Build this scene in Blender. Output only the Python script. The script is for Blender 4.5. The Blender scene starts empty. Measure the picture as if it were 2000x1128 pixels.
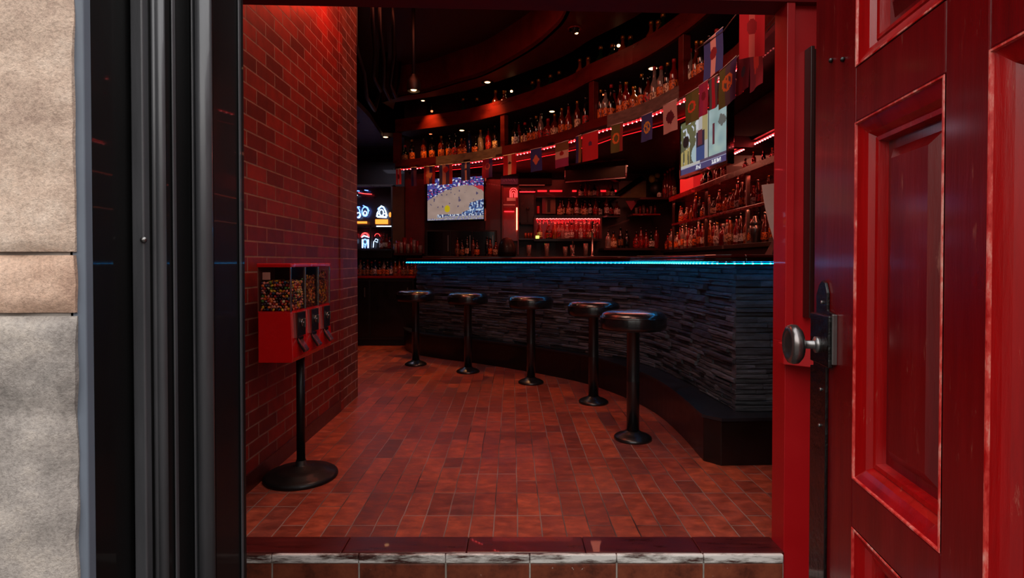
import bpy, math, random
from mathutils import Vector, Matrix
random.seed(7)
PI = math.pi
sc = bpy.context.scene
COL = sc.collection

# ------------------------------------------------------------------ camera, world, exposure
F = 1080.0; HCAM = 1.063; TILT = math.radians(0.8); PPY = 526.0
cam_data = bpy.data.cameras.new('camera'); cam = bpy.data.objects.new('camera', cam_data); COL.objects.link(cam)
cam_data.sensor_width = 36.0; cam_data.lens = 36.0*F/2000.0
cam_data.shift_y = -(564.0-PPY)/2000.0
cam_data.clip_start = 0.05
cam.location = (0, 0, HCAM); cam.rotation_euler = (PI/2-TILT, 0, 0)
sc.camera = cam
sc.view_settings.view_transform = 'Standard'; sc.view_settings.look = 'None'
sc.view_settings.gamma = 1.0; sc.view_settings.use_curve_mapping = False
sc.view_settings.exposure = 0.0
sc.cycles.use_light_tree = True
try:
    sc.cycles.use_denoising = True
    sc.cycles.sample_clamp_indirect = 3.0
    sc.cycles.max_bounces = 6
    sc.cycles.transparent_max_bounces = 12
except Exception:
    pass
world = bpy.data.worlds.new('world'); sc.world = world; world.use_nodes = True
WN = world.node_tree.nodes['Background']
_t = world.node_tree; _tc = _t.nodes.new('ShaderNodeTexCoord'); _sp = _t.nodes.new('ShaderNodeSeparateXYZ'); _cr = _t.nodes.new('ShaderNodeValToRGB')
_t.links.new(_tc.outputs['Generated'], _sp.inputs[0]); _mr = _t.nodes.new('ShaderNodeMapRange'); _mr.inputs['From Min'].default_value = -1; _t.links.new(_sp.outputs['Z'], _mr.inputs['Value'])
_t.links.new(_mr.outputs['Result'], _cr.inputs['Fac']); _t.links.new(_cr.outputs['Color'], WN.inputs[0])
_e = _cr.color_ramp.elements; _e[0].position = 0.0; _e[0].color = (0.05, 0.045, 0.04, 1); _e[1].position = 1.0; _e[1].color = (0.95, 0.97, 1.0, 1)   # dark pavement, street fronts, open sky
for _p, _c in ((0.48, (0.07, 0.06, 0.055, 1)), (0.60, (0.20, 0.18, 0.165, 1)), (0.70, (0.95, 0.92, 0.88, 1))): _n = _e.new(_p); _n.color = _c
WN.inputs[1].default_value = 2.8

def add_light(kind, name, loc, energy, color, size=0.1, rot=(0, 0, 0), spot=None, blend=0.5, size_y=None):
    d = bpy.data.lights.new(name, kind); d.energy = energy; d.color = color
    if kind == 'AREA':
        d.size = size
        if size_y: d.shape = 'RECTANGLE'; d.size_y = size_y
    else: d.shadow_soft_size = size
    if spot: d.spot_size = spot; d.spot_blend = blend
    o = bpy.data.objects.new(name, d); COL.objects.link(o); o.location = loc; o.rotation_euler = rot
    return o
RED = (1.0, 0.03, 0.02); WARM = (1.0, 0.45, 0.22)
# red flood lights of the bar ceiling and the entrance, plus added fill lights
add_light('AREA', 'red_flood_light', (-0.9, 4.2, 3.36), 14, (1.0, 0.16, 0.08), 1.2)
add_light('AREA', 'entrance_ceiling_light', (-0.1, 2.9, 3.3), 22, (1.0, 0.55, 0.40), 0.9)
add_light('AREA', 'over_door_fill', (0.55, 2.2, 2.85), 7, (1.0, 0.42, 0.34), 0.5, rot=(math.radians(62), 0, math.radians(-12)))  # unseen lamp added to brighten the flags, card and bar front
add_light('POINT', 'red_wall_light', (-1.02, 3.55, 2.75), 6, (1.0, 0.03, 0.01), 0.05)
add_light('AREA', 'back_bar_fill', (1.3, 5.9, 2.15), 10, (1.0, 0.26, 0.16), 0.8)  # added fill that brightens the poster corner, no fixture there
add_light('AREA', 'back_bar_fill', (0.2, 6.8, 2.15), 5, (1.0, 0.10, 0.06), 1.0)
add_light('AREA', 'rear_room_light', (-2.0, 7.6, 2.62), 3, (0.8, 0.75, 1.0), 0.4)

# ------------------------------------------------------------------ projection helpers (pixel in the 2000x1128 frame -> point in the place)
def ray(px, py):
    dx = (px-1000.0)/F; dy = -(py-PPY)/F
    return Vector((dx, math.cos(TILT)+dy*math.sin(TILT), -math.sin(TILT)+dy*math.cos(TILT)))
def P(px, py, Y):
    d = ray(px, py); return Vector((0, 0, HCAM)) + d*(Y/d.y)
def PZ(px, py, z=0.0):
    d = ray(px, py); return Vector((0, 0, HCAM)) + d*((z-HCAM)/d.z)
def PXX(px, py, X):
    d = ray(px, py); return Vector((0, 0, HCAM)) + d*(X/d.x)

# ------------------------------------------------------------------ materials
def lin(c):
    return c/12.92 if c <= 0.04045 else ((c+0.055)/1.055)**2.4
def hexc(h):
    h = h.lstrip('#'); return tuple(lin(int(h[i:i+2], 16)/255) for i in (0, 2, 4))
class NT:
    def __init__(s, name):
        s.m = bpy.data.materials.new(name); s.m.use_nodes = True; s.t = s.m.node_tree; s.n = s.t.nodes; s.l = s.t.links
        s.b = s.n['Principled BSDF']; s.out = s.n['Material Output']
    def node(s, ty, **kw):
        n = s.n.new(ty)
        for k, v in kw.items(): setattr(n, k, v)
        return n
    def set(s, n, i, v):
        if hasattr(v, 'is_output'): s.l.new(v, n.inputs[i])
        else: n.inputs[i].default_value = v
    def math(s, op, a, b=0.0, c=None):
        n = s.node('ShaderNodeMath', operation=op); s.set(n, 0, a); s.set(n, 1, b)
        if c is not None: s.set(n, 2, c)
        return n.outputs[0]
    def noise(s, vec, scale, detail=4, rough=0.6):
        n = s.node('ShaderNodeTexNoise'); n.inputs['Scale'].default_value = scale; n.inputs['Detail'].default_value = detail
        n.inputs['Roughness'].default_value = rough
        if vec is not None: s.l.new(vec, n.inputs['Vector'])
        return n.outputs['Fac']
    def coords(s, sx=1, sy=1, sz=1, geo=False):
        if geo: o = s.node('ShaderNodeNewGeometry').outputs['Position']
        else: o = s.node('ShaderNodeTexCoord').outputs['Object']
        mp = s.node('ShaderNodeMapping'); mp.inputs['Scale'].default_value = (sx, sy, sz); s.l.new(o, mp.inputs['Vector'])
        return mp.outputs['Vector']
    def ramp(s, fac, stops):
        n = s.node('ShaderNodeValToRGB'); cr = n.color_ramp
        while len(cr.elements) < len(stops): cr.elements.new(0.5)
        for e, (p, c) in zip(cr.elements, stops): e.position = p; e.color = (*c, 1) if len(c) == 3 else c
        s.l.new(fac, n.inputs['Fac']); return n.outputs['Color']
    def mix(s, fac, a, b, blend='MIX'):
        n = s.node('ShaderNodeMix', data_type='RGBA', blend_type=blend); s.set(n, 0, fac)
        for i, v in ((6, a), (7, b)):
            if hasattr(v, 'is_output'): s.l.new(v, n.inputs[i])
            else: n.inputs[i].default_value = (*v, 1) if len(v) == 3 else v
        return n.outputs[2]
    def bump(s, h, strength=0.3, dist=0.01):
        n = s.node('ShaderNodeBump'); n.inputs['Strength'].default_value = strength; n.inputs['Distance'].default_value = dist
        s.l.new(h, n.inputs['Height']); s.l.new(n.outputs['Normal'], s.b.inputs['Normal'])
    def base(s, v):
        if hasattr(v, 'is_output'): s.l.new(v, s.b.inputs['Base Color'])
        else: s.b.inputs['Base Color'].default_value = (*v, 1)
def pm(name, color, rough=0.5, metal=0.0, coat=0.0, trans=0.0, var=0.0, vscale=8.0, bump=0.0, bscale=40.0, stretch=(1, 1, 1), spec=None, ior=None):
    t = NT(name); c = hexc(color) if isinstance(color, str) else color
    t.b.inputs['Roughness'].default_value = rough; t.b.inputs['Metallic'].default_value = metal
    t.b.inputs['Coat Weight'].default_value = coat; t.b.inputs['Transmission Weight'].default_value = trans
    if spec is not None: t.b.inputs['Specular IOR Level'].default_value = spec
    if ior: t.b.inputs['IOR'].default_value = ior
    t.base(c)
    if var > 0:
        v = t.coords(*stretch)
        f = t.noise(v, vscale, 5)
        t.base(t.ramp(f, [(0.3, tuple(x*(1-var) for x in c)), (0.7, tuple(min(1, x*(1+var)) for x in c))]))
        r = t.math('MULTIPLY_ADD', f, 0.25, max(0.02, rough-0.12)); t.l.new(r, t.b.inputs['Roughness'])
    if bump > 0: t.bump(t.noise(t.coords(*stretch), bscale, 6), bump, 0.01)
    return t.m
def em(name, color, strength, base=(0.02, 0.02, 0.02)):
    t = NT(name); t.base(base); t.b.inputs['Emission Color'].default_value = (*color, 1); t.b.inputs['Emission Strength'].default_value = strength
    return t.m
def attr_mat(name, strength=0.0, rough=0.8):
    t = NT(name); a = t.node('ShaderNodeAttribute', attribute_name='pattern'); t.b.inputs['Roughness'].default_value = rough
    if strength > 0:
        t.base((0.01, 0.01, 0.01)); t.l.new(a.outputs['Color'], t.b.inputs['Emission Color']); t.b.inputs['Emission Strength'].default_value = strength
    else:
        w = t.noise(t.coords(), 900, 2)
        t.l.new(t.mix(0.12, a.outputs['Color'], t.ramp(w, [(0.3, (0, 0, 0)), (0.7, (1, 1, 1))]), 'MULTIPLY'), t.b.inputs['Base Color'])
    return t.m

def brick_material(name, c1, c2, mortar, rough=0.35):
    t = NT(name)
    o = t.node('ShaderNodeNewGeometry').outputs['Position']
    sp = t.node('ShaderNodeSeparateXYZ'); t.l.new(o, sp.inputs[0])
    cb = t.node('ShaderNodeCombineXYZ'); t.l.new(t.math('ADD', sp.outputs['X'], sp.outputs['Y']), cb.inputs['X']); t.l.new(sp.outputs['Z'], cb.inputs['Y'])
    br = t.node('ShaderNodeTexBrick'); t.l.new(cb.outputs[0], br.inputs['Vector'])
    br.inputs['Scale'].default_value = 1.0; br.inputs['Brick Width'].default_value = 0.205; br.inputs['Row Height'].default_value = 0.0725
    br.inputs['Mortar Size'].default_value = 0.0045; br.inputs['Mortar Smooth'].default_value = 0.3; br.inputs['Bias'].default_value = -0.1
    br.inputs['Color1'].default_value = (*c1, 1); br.inputs['Color2'].default_value = (*c2, 1); br.inputs['Mortar'].default_value = (*mortar, 1)
    n = t.noise(t.coords(geo=True), 14, 6)
    col = t.mix(0.55, br.outputs['Color'], t.ramp(n, [(0.3, (0.35, 0.30, 0.30)), (0.7, (1.15, 1.1, 1.05))]), 'MULTIPLY')
    t.base(col)
    t.l.new(t.math('MULTIPLY_ADD', br.outputs['Fac'], 0.4, rough), t.b.inputs['Roughness'])
    h = t.math('SUBTRACT', t.math('MULTIPLY', n, 0.25), br.outputs['Fac'])
    t.bump(h, 0.55, 0.006)
    return t.m

def floor_material():
    t = NT('terracotta floor tiles'); W = 0.0955; L = 0.455
    o = t.node('ShaderNodeNewGeometry').outputs['Position']; sp = t.node('ShaderNodeSeparateXYZ'); t.l.new(o, sp.inputs[0])
    wob = t.math('MULTIPLY_ADD', t.noise(t.coords(geo=True), 5, 2), 0.010, -0.005)
    u = t.math('DIVIDE', t.math('ADD', t.math('ADD', sp.outputs['X'], 10.005), wob), W)
    v = t.math('DIVIDE', t.math('SUBTRACT', sp.outputs['Y'], 2.53-4.55), L)
    cu = t.math('FLOOR', u); cv = t.math('FLOOR', v); fu = t.math('FRACT', u); fv = t.math('FRACT', v)
    cc = t.node('ShaderNodeCombineXYZ'); t.l.new(cu, cc.inputs[0]); t.l.new(cv, cc.inputs[1])
    wn = t.node('ShaderNodeTexWhiteNoise', noise_dimensions='3D'); t.l.new(cc.outputs[0], wn.inputs['Vector'])
    # each column of a course is cut once: near a third, half or two thirds
    cut = t.math('MULTIPLY_ADD', t.math('FLOOR', t.math('MULTIPLY', wn.outputs['Value'], 2.99)), 0.19, 0.31)
    top = t.math('GREATER_THAN', fv, cut)
    cc2 = t.node('ShaderNodeCombineXYZ'); t.l.new(cu, cc2.inputs[0]); t.l.new(cv, cc2.inputs[1]); t.l.new(top, cc2.inputs[2])
    wn2 = t.node('ShaderNodeTexWhiteNoise', noise_dimensions='3D'); t.l.new(cc2.outputs[0], wn2.inputs['Vector'])
    du = t.math('MULTIPLY', t.math('SUBTRACT', 0.5, t.math('ABSOLUTE', t.math('SUBTRACT', fu, 0.5))), W)
    dv = t.math('MULTIPLY', t.math('SUBTRACT', 0.5, t.math('ABSOLUTE', t.math('SUBTRACT', fv, 0.5))), L)
    dc = t.math('MULTIPLY', t.math('ABSOLUTE', t.math('SUBTRACT', fv, cut)), L)
    d = t.math('MINIMUM', t.math('MINIMUM', du, dv), dc)
    g = t.node('ShaderNodeMapRange'); g.inputs['From Min'].default_value = 0.0016; g.inputs['From Max'].default_value = 0.0032
    t.l.new(d, g.inputs['Value']); tile = g.outputs['Result']
    n1 = t.noise(t.coords(5, 9, 5, geo=True), 2.4, 8, 0.7); n2 = t.noise(t.coords(geo=True), 1.3, 4)
    tone = t.ramp(wn2.outputs['Value'], [(0.0, hexc('7e3a2a')), (0.45, hexc('964431')), (0.8, hexc('ac5236')), (1.0, hexc('6e3a36'))])
    tone = t.mix(0.8, tone, t.ramp(n1, [(0.28, (0.28, 0.24, 0.26)), (0.5, (0.92, 0.85, 0.82)), (0.66, (1.6, 1.5, 1.3))]), 'MULTIPLY')
    tone = t.mix(0.5, tone, t.ramp(n2, [(0.3, (0.6, 0.5, 0.5)), (0.7, (1.2, 1.15, 1.1))]), 'MULTIPLY')
    gr = t.ramp(t.noise(t.coords(geo=True), 1.7, 3), [(0.35, hexc('2a1a18')), (0.6, hexc('987d72'))])
    t.base(t.mix(tile, gr, tone))
    t.l.new(t.math('MULTIPLY_ADD', n1, 0.35, 0.27), t.b.inputs['Roughness'])
    t.bump(t.math('ADD', tile, t.math('MULTIPLY', n1, 0.6)), 0.5, 0.003)
    return t.m

def stone_material(name, c0, c1, c2):
    t = NT(name); v = t.coords()
    n1 = t.noise(v, 7, 9, 0.72); n2 = t.noise(v, 190, 5, 0.75); n3 = t.noise(t.coords(1, 1, 2.2), 4, 3)
    col = t.ramp(n1, [(0.3, hexc(c0)), (0.5, hexc(c1)), (0.7, hexc(c2))])
    col = t.mix(0.5, col, t.ramp(n2, [(0.34, (0.45, 0.42, 0.40)), (0.5, (0.98, 0.97, 0.96)), (0.66, (1.35, 1.33, 1.3))]), 'MULTIPLY')
    t.base(col); t.b.inputs['Roughness'].default_value = 0.85
    t.bump(t.math('ADD', t.math('MULTIPLY', n1, 1.5), t.math('MULTIPLY', n2, 0.5)), 0.7, 0.008)
    return t.m

def painted_wood(name, c, rough=0.28, scale=1.0, axis=(14, 14, 1.2)):
    t = NT(name); base = hexc(c)
    v = t.coords(*axis); n = t.noise(v, 2.2*scale, 7, 0.65); n2 = t.noise(t.coords(), 3.0, 5)
    col = t.ramp(n, [(0.28, tuple(x*0.62 for x in base)), (0.55, base), (0.78, (min(1, base[0]*1.3), base[1]*1.6+0.004, base[2]*1.3+0.003))])
    sc_ = t.noise(t.coords(60, 60, 9), 1.4, 8, 0.75)
    col = t.mix(t.ramp(sc_, [(0.61, (0, 0, 0)), (0.70, (0.30, 0.30, 0.30))]), col, hexc('c07a66'))
    t.base(col); t.l.new(t.math('MULTIPLY_ADD', n2, 0.3, rough-0.13), t.b.inputs['Roughness'])
    t.b.inputs['Coat Weight'].default_value = 0.35; t.b.inputs['Coat Roughness'].default_value = 0.12
    t.bump(t.math('ADD', n, t.math('MULTIPLY', sc_, 0.3)), 0.28, 0.004)
    return t.m

M = {}
M['brick'] = brick_material('glazed red brick', hexc('8a2013'), hexc('56110b'), hexc('8c6252'), 0.5)
M['brick_cool_lit'] = brick_material('brick painted as cool lit', hexc('7a3a2c'), hexc('542b25'), hexc('a08278'), 0.5)  # greyer tones paint the cool light on the wall end
M['floor'] = floor_material()
M['stone_tan'] = stone_material('tan sandstone', 'a98c7c', 'd8bda9', 'efdac8')
M['stone_pink'] = stone_material('pink sandstone', '9c7b6a', 'cfab94', 'e6c5ae')
M['stone_grey'] = stone_material('grey granite', '77716c', 'aba29b', 'd2c5b8')
M['mortar'] = pm('mortar', '8f8780', 0.9, bump=0.3)
M['black_metal'] = pm('black painted metal', '080808', 0.5, 0.0, coat=0.1, spec=0.3, var=0.4, vscale=3, stretch=(3, 3, 0.6))
M['metal_lit'] = pm('black metal painted as lit', '4c4c4f', 0.33, 0.2, coat=0.3, var=0.3, vscale=4, stretch=(6, 6, 0.7), bump=0.05)  # grey paints the light on front faces of the black casing
M['casing_lit'] = pm('casing face painted as lit', '666e7a', 0.5, 0.0, var=0.12, vscale=2, stretch=(1, 1, 1.2), bump=0.03)  # paler tone paints the light on the outer casing face
M['steel'] = pm('dull steel', '8d8a88', 0.3, 0.9, var=0.2, bump=0.04)
M['knob_steel'] = pm('dark worn steel', '8a8280', 0.25, 0.9, var=0.35, vscale=20, bump=0.06)
M['iron'] = pm('black lacquered iron', '070606', 0.25, 0.0, coat=0.3, bump=0.4, bscale=60)
M['door_red'] = painted_wood('glossy dark red painted wood', '6a0206')
M['door_red_lit'] = painted_wood('glossy red moulding in lit tone', '9c0507', 0.22)  # brighter copy of the door red, light painted into the mouldings
def door_glint():
    t = NT('red paint with painted highlights'); n = t.noise(t.coords(30, 30, 12), 1.6, 6, .7)
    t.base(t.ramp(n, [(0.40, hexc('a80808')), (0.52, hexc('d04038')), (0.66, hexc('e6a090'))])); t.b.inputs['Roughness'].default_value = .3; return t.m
M['door_glint'] = door_glint()  # pale flecks paint the highlight along the panel arris
M['jamb_red'] = pm('red painted jamb', 'b20b12', 0.4, coat=0.2, var=0.08, vscale=6, bump=0.04, bscale=90)
M['header_red'] = pm('dark red header', '6a050a', 0.6, var=0.2, spec=0.2)
M['brown_dark'] = pm('dark brown varnish', '2a0d0a', 0.3, coat=0.3, var=0.3, stretch=(1, 1, 0.3))
M['sill'] = pm('oxblood varnished sill', '4c1513', 0.3, coat=0.4, var=0.5, vscale=5, stretch=(1, 8, 1), bump=0.1)
def worn_white():
    t = NT('worn white paint over brown tile'); n = t.noise(t.coords(2.2, 8, 14, geo=True), 2.6, 7, .7)
    t.base(t.ramp(n, [(0.42, hexc('4a2a24')), (0.47, hexc('a09890')), (0.56, hexc('f0ebe4'))])); t.b.inputs['Roughness'].default_value = .4; t.bump(n, .3, .004); return t.m
M['worn_white'] = worn_white()
def riser_mat():
    t = NT('brown riser tile'); v = t.coords(); n = t.noise(v, 9, 8, .7); n2 = t.noise(v, 38, 4, .6)
    c = t.ramp(n, [(0.3, hexc('3a1a12')), (0.5, hexc('7c3c28')), (0.72, hexc('9a5236'))])
    c = t.mix(t.ramp(n2, [(0.68, (0, 0, 0)), (0.72, (1, 1, 1))]), c, hexc('c9b9aa'))
    t.base(c); t.b.inputs['Roughness'].default_value = 0.4; t.bump(n, 0.4, 0.004); return t.m
M['riser'] = riser_mat()
M['grout'] = pm('pale grout', 'a89c90', 0.9, var=0.3, vscale=20)
M['ground'] = pm('dark pavement', '3a3634', 0.9, var=0.3)
M['black_wood'] = pm('black painted kickboard', '0a0909', 0.32, coat=0.2, var=0.3, bump=0.05)
M['slate'] = None
def slate():
    t = NT('black ledge stone'); v = t.coords(1, 1, 3.0, geo=True); n = t.noise(v, 12, 8, 0.7); n2 = t.noise(t.coords(1, 1, 4, geo=True), 45, 6, 0.7)
    isl = t.node('ShaderNodeNewGeometry').outputs['Random Per Island']
    c = t.ramp(n, [(0.3, hexc('26272b')), (0.6, hexc('4c4e54')), (0.8, hexc('6e7074'))])
    c = t.mix(0.8, c, t.ramp(isl, [(0, (0.30, 0.30, 0.30)), (1, (1.7, 1.65, 1.6))]), 'MULTIPLY')
    t.base(c); t.l.new(t.math('MULTIPLY_ADD', n, 0.3, 0.28), t.b.inputs['Roughness'])
    t.bump(t.math('ADD', n, t.math('MULTIPLY', n2, 0.5)), 0.8, 0.012); return t.m
M['slate'] = slate()
M['bar_top'] = pm('varnished dark bar top', '3a0d0a', 0.16, coat=0.6, var=0.4)
M['bar_edge'] = pm('black bar edge', '0b0a0b', 0.2, coat=0.6)
M['vinyl'] = pm('black vinyl', '131314', 0.26, coat=0.6, bump=0.08, bscale=120)
M['stool_metal'] = pm('black stool metal', '121213', 0.33, 0.0, coat=0.25, bump=0.06, bscale=60)
M['ceil_dark'] = pm('near black ceiling', '380a0a', 0.6, var=0.3)
M['ceil_ring'] = pm('dark red ceiling ring', '5c1512', 0.5, var=0.25)
M['ceil_grey'] = pm('grey violet ceiling', '2b2630', 0.6, var=0.2)
M['fascia_red'] = pm('dark red lacquered board', '5a1410', 0.3, coat=0.3, var=0.4, vscale=3, stretch=(1, 1, 4), bump=0.08)
M['fascia_wood'] = pm('weathered grey brown board', '6a5750', 0.45, var=0.35, vscale=5, stretch=(2, 2, 8), bump=0.12)
M['wall_dark'] = pm('dark maroon wall', '260808', 0.45, coat=0.1, var=0.4)
M['wall_panel'] = pm('deep red panel', '5c0c0c', 0.4, coat=0.2, var=0.3)
M['black'] = pm('flat black', '060505', 0.5)
M['gloss_black'] = pm('gloss black', '050505', 0.12, coat=0.5)
M['mirror_dark'] = pm('smoked mirror', '2a1b1b', 0.06, 0.9)
M['khaki'] = pm('khaki post', '4f3a22', 0.5, var=0.3)
M['shelf_red'] = pm('red lacquered shelf', '7c1212', 0.25, coat=0.5, var=0.2)
M['shelf_dark'] = pm('dark shelf board', '2c100e', 0.3, coat=0.3, var=0.3)
M['white_sheet'] = pm('off white sheet', 'efe8e2', 0.6, var=0.04)
M['screen_off'] = pm('switched off screen', '14100b', 0.65, var=0.5, vscale=3, spec=0.1)
M['led_red_dim'] = em('dim red led', (1.0, 0.01, 0.015), 2.2)
M['purple_box'] = pm('dark violet soffit', '1c1424', 0.4, coat=0.2, var=0.2)
M['machine_red'] = pm('red enamel', 'c8080a', 0.25, coat=0.5, var=0.05)
M['chrome'] = pm('chrome', 'b8b4b0', 0.15, 1.0)
M['led_red'] = em('red led', (1.0, 0.008, 0.012), 9)
M['led_blue'] = em('cyan led', (0.0, 0.30, 0.95), 20)
M['led_dot_red'] = em('red led dot', (1.0, 0.12, 0.12), 22)
M['led_dot_blue'] = em('cyan led dot', (0.05, 0.62, 1.0), 14)
M['lamp_warm'] = em('warm lamp', (1.0, 0.50, 0.22), 6)
M['lamp_red'] = em('red lamp', (1.0, 0.14, 0.05), 4)
M['lamp_white'] = em('white lamp', (0.85, 0.92, 1.0), 8)
M['neon_white'] = em('white blue neon', (0.45, 0.65, 1.0), 3)
M['neon_blue'] = em('blue neon', (0.12, 0.25, 1.0), 4)
M['neon_orange'] = em('orange neon', (1.0, 0.25, 0.03), 2.2)
M['neon_red'] = em('red neon', (1.0, 0.04, 0.04), 4)
M['neon_yellow'] = em('lime neon', (0.75, 0.9, 0.1), 3)
M['screen'] = attr_mat('lit screen', 0.8)
M['flag'] = attr_mat('printed flag cloth', 0.0)
def glass_pane():
    t = NT('clear acrylic'); tr = t.node('ShaderNodeBsdfTransparent'); gl = t.node('ShaderNodeBsdfGlossy'); gl.inputs['Roughness'].default_value = 0.05
    tr.inputs['Color'].default_value = (0.92, 0.90, 0.88, 1)
    fr = t.node('ShaderNodeLayerWeight'); fr.inputs['Blend'].default_value = 0.15; mx = t.node('ShaderNodeMixShader')
    t.l.new(t.math('MULTIPLY', fr.outputs['Facing'], 0.30), mx.inputs[0]); t.l.new(tr.outputs[0], mx.inputs[1]); t.l.new(gl.outputs[0], mx.inputs[2]); t.l.new(mx.outputs[0], t.out.inputs['Surface'])
    return t.m
M['pane'] = glass_pane()

# ------------------------------------------------------------------ mesh builder
class MB:
    def __init__(s): s.v = []; s.f = []; s.mi = []; s.sm = []
    def add(s, vs, fs, mi=0, smooth=False):
        b = len(s.v); s.v += [tuple(v) for v in vs]
        for f in fs: s.f.append([b+i for i in f]); s.mi.append(mi); s.sm.append(smooth)
        return s
    def box(s, x0, x1, y0, y1, z0, z1, mi=0, rz=0, piv=None):
        vs = [(x, y, z) for z in (z0, z1) for (x, y) in ((x0, y0), (x1, y0), (x1, y1), (x0, y1))]
        if rz:
            px, py = piv or ((x0+x1)/2, (y0+y1)/2); c, q = math.cos(rz), math.sin(rz)
            vs = [(px+(x-px)*c-(y-py)*q, py+(x-px)*q+(y-py)*c, z) for x, y, z in vs]
        return s.add(vs, [(0, 3, 2, 1), (4, 5, 6, 7), (0, 1, 5, 4), (1, 2, 6, 5), (2, 3, 7, 6), (3, 0, 4, 7)], mi)
    def obox(s, o, ux, uy, uz, mi=0):   # box from a corner and three edge vectors
        o, ux, uy, uz = map(Vector, (o, ux, uy, uz))
        vs = [o, o+ux, o+ux+uy, o+uy, o+uz, o+ux+uz, o+ux+uy+uz, o+uy+uz]
        return s.add(vs, [(0, 3, 2, 1), (4, 5, 6, 7), (0, 1, 5, 4), (1, 2, 6, 5), (2, 3, 7, 6), (3, 0, 4, 7)], mi)
    def lathe(s, prof, c=(0, 0, 0), n=24, mi=0, smooth=True, cap=True, axis=None, sx=1, sy=1):
        vs = []; fs = []; m = len(prof)
        R = Vector((0, 0, 1)).rotation_difference(Vector(axis)).to_matrix() if axis else None
        for r, z in prof:
            for k in range(n):
                a = 2*PI*k/n; p = Vector((r*math.cos(a)*sx, r*math.sin(a)*sy, z))
                if R: p = R@p
                vs.append(p+Vector(c))
        for j in range(m-1):
            for k in range(n):
                k2 = (k+1) % n; fs.append((j*n+k, j*n+k2, (j+1)*n+k2, (j+1)*n+k))
        s.add(vs, fs, mi, smooth)
        if cap:
            b = len(s.v)-m*n
            for j, rev in ((0, True), (m-1, False)):
                if prof[j][0] > 1e-5:
                    ring = [b+j*n+k for k in range(n)]; s.f.append(ring[::-1] if rev else ring); s.mi.append(mi); s.sm.append(False)
        return s
    def tube(s, pts, r, n=8, mi=0, smooth=True):
        pts = [Vector(p) for p in pts]; rings = []
        for i, p in enumerate(pts):
            d = (pts[min(i+1, len(pts)-1)]-pts[max(i-1, 0)]).normalized()
            up = Vector((0, 0, 1)) if abs(d.z) < 0.9 else Vector((1, 0, 0))
            a = d.cross(up).normalized(); b = a.cross(d).normalized()
            rr = r[i] if isinstance(r, (list, tuple)) else r
            rings.append([p+a*rr*math.cos(2*PI*k/n)+b*rr*math.sin(2*PI*k/n) for k in range(n)])
        vs = [q for rg in rings for q in rg]; fs = []
        for j in range(len(pts)-1):
            for k in range(n): k2 = (k+1) % n; fs.append((j*n+k, (j+1)*n+k, (j+1)*n+k2, j*n+k2))
        fs.append(tuple(range(n))); fs.append(tuple((len(pts)-1)*n+k for k in range(n))[::-1])
        return s.add(vs, fs, mi, smooth)
    def prism(s, poly, z0, z1, mi=0, smooth=False):   # poly in xy, CCW
        n = len(poly); vs = [(x, y, z0) for x, y in poly]+[(x, y, z1) for x, y in poly]
        fs = [tuple(range(n))[::-1], tuple(range(n, 2*n))]+[(k, (k+1) % n, n+(k+1) % n, n+k) for k in range(n)]
        return s.add(vs, fs, mi, smooth)
    def sweep(s, A, B, z0, z1, mi=0):  # slab between two plan curves (same length)
        n = len(A); vs = []
        for a, b in zip(A, B): vs += [(a[0], a[1], z0), (b[0], b[1], z0), (b[0], b[1], z1), (a[0], a[1], z1)]
        fs = []
        for i in range(n-1):
            o, p = 4*i, 4*i+4
            for k in range(4): k2 = (k+1) % 4; fs.append((o+k, p+k, p+k2, o+k2))
        fs.append((0, 1, 2, 3)); fs.append(tuple(4*(n-1)+k for k in (3, 2, 1, 0)))
        return s.add(vs, fs, mi)
    def ico(s, c, r, n=6, m=4, mi=0, sx=1, sy=1, sz=1, M3=None):
        prof = [(math.sin(PI*j/m), -math.cos(PI*j/m)) for j in range(m+1)]
        vs = []; fs = []
        for q, z in prof[1:-1]:
            for k in range(n): vs.append(Vector((q*math.cos(2*PI*k/n)*sx*r, q*math.sin(2*PI*k/n)*sy*r, z*sz*r)))
        vs.append(Vector((0, 0, -sz*r))); vs.append(Vector((0, 0, sz*r)))
        L = len(vs)
        for j in range(m-2):
            for k in range(n): k2 = (k+1) % n; fs.append((j*n+k, j*n+k2, (j+1)*n+k2, (j+1)*n+k))
        for k in range(n):
            k2 = (k+1) % n; fs.append((L-2, k2, k)); fs.append((L-1, (m-2)*n+k, (m-2)*n+k2))
        if M3 is not None: vs = [M3@v for v in vs]
        c = Vector(c); return s.add([v+c for v in vs], fs, mi, True)
    def mesh(s, name, mats, origin=(0, 0, 0)):
        me = bpy.data.meshes.new(name); ox, oy, oz = origin
        me.from_pydata([(x-ox, y-oy, z-oz) for x, y, z in s.v], [], s.f)
        for m in (mats if isinstance(mats, (list, tuple)) else [mats]): me.materials.append(M[m] if isinstance(m, str) else m)
        me.polygons.foreach_set('material_index', s.mi); me.polygons.foreach_set('use_smooth', s.sm); me.update()
        return me
    def build(s, name, mats, parent=None, origin=(0, 0, 0), bevel=0, seg=2):
        o = bpy.data.objects.new(name, s.mesh(name, mats, origin)); COL.objects.link(o)
        if parent is not None: o.parent = parent
        else: o.location = origin
        if bevel:
            b = o.modifiers.new('bevel', 'BEVEL'); b.width = bevel; b.segments = seg; b.limit_method = 'ANGLE'; b.angle_limit = math.radians(35)
        return o
def tag(o, label=None, cat=None, group=None, kind=None):
    if label: o['label'] = label
    if cat: o['category'] = cat
    if group: o['group'] = group
    if kind: o['kind'] = kind
    return o
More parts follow.
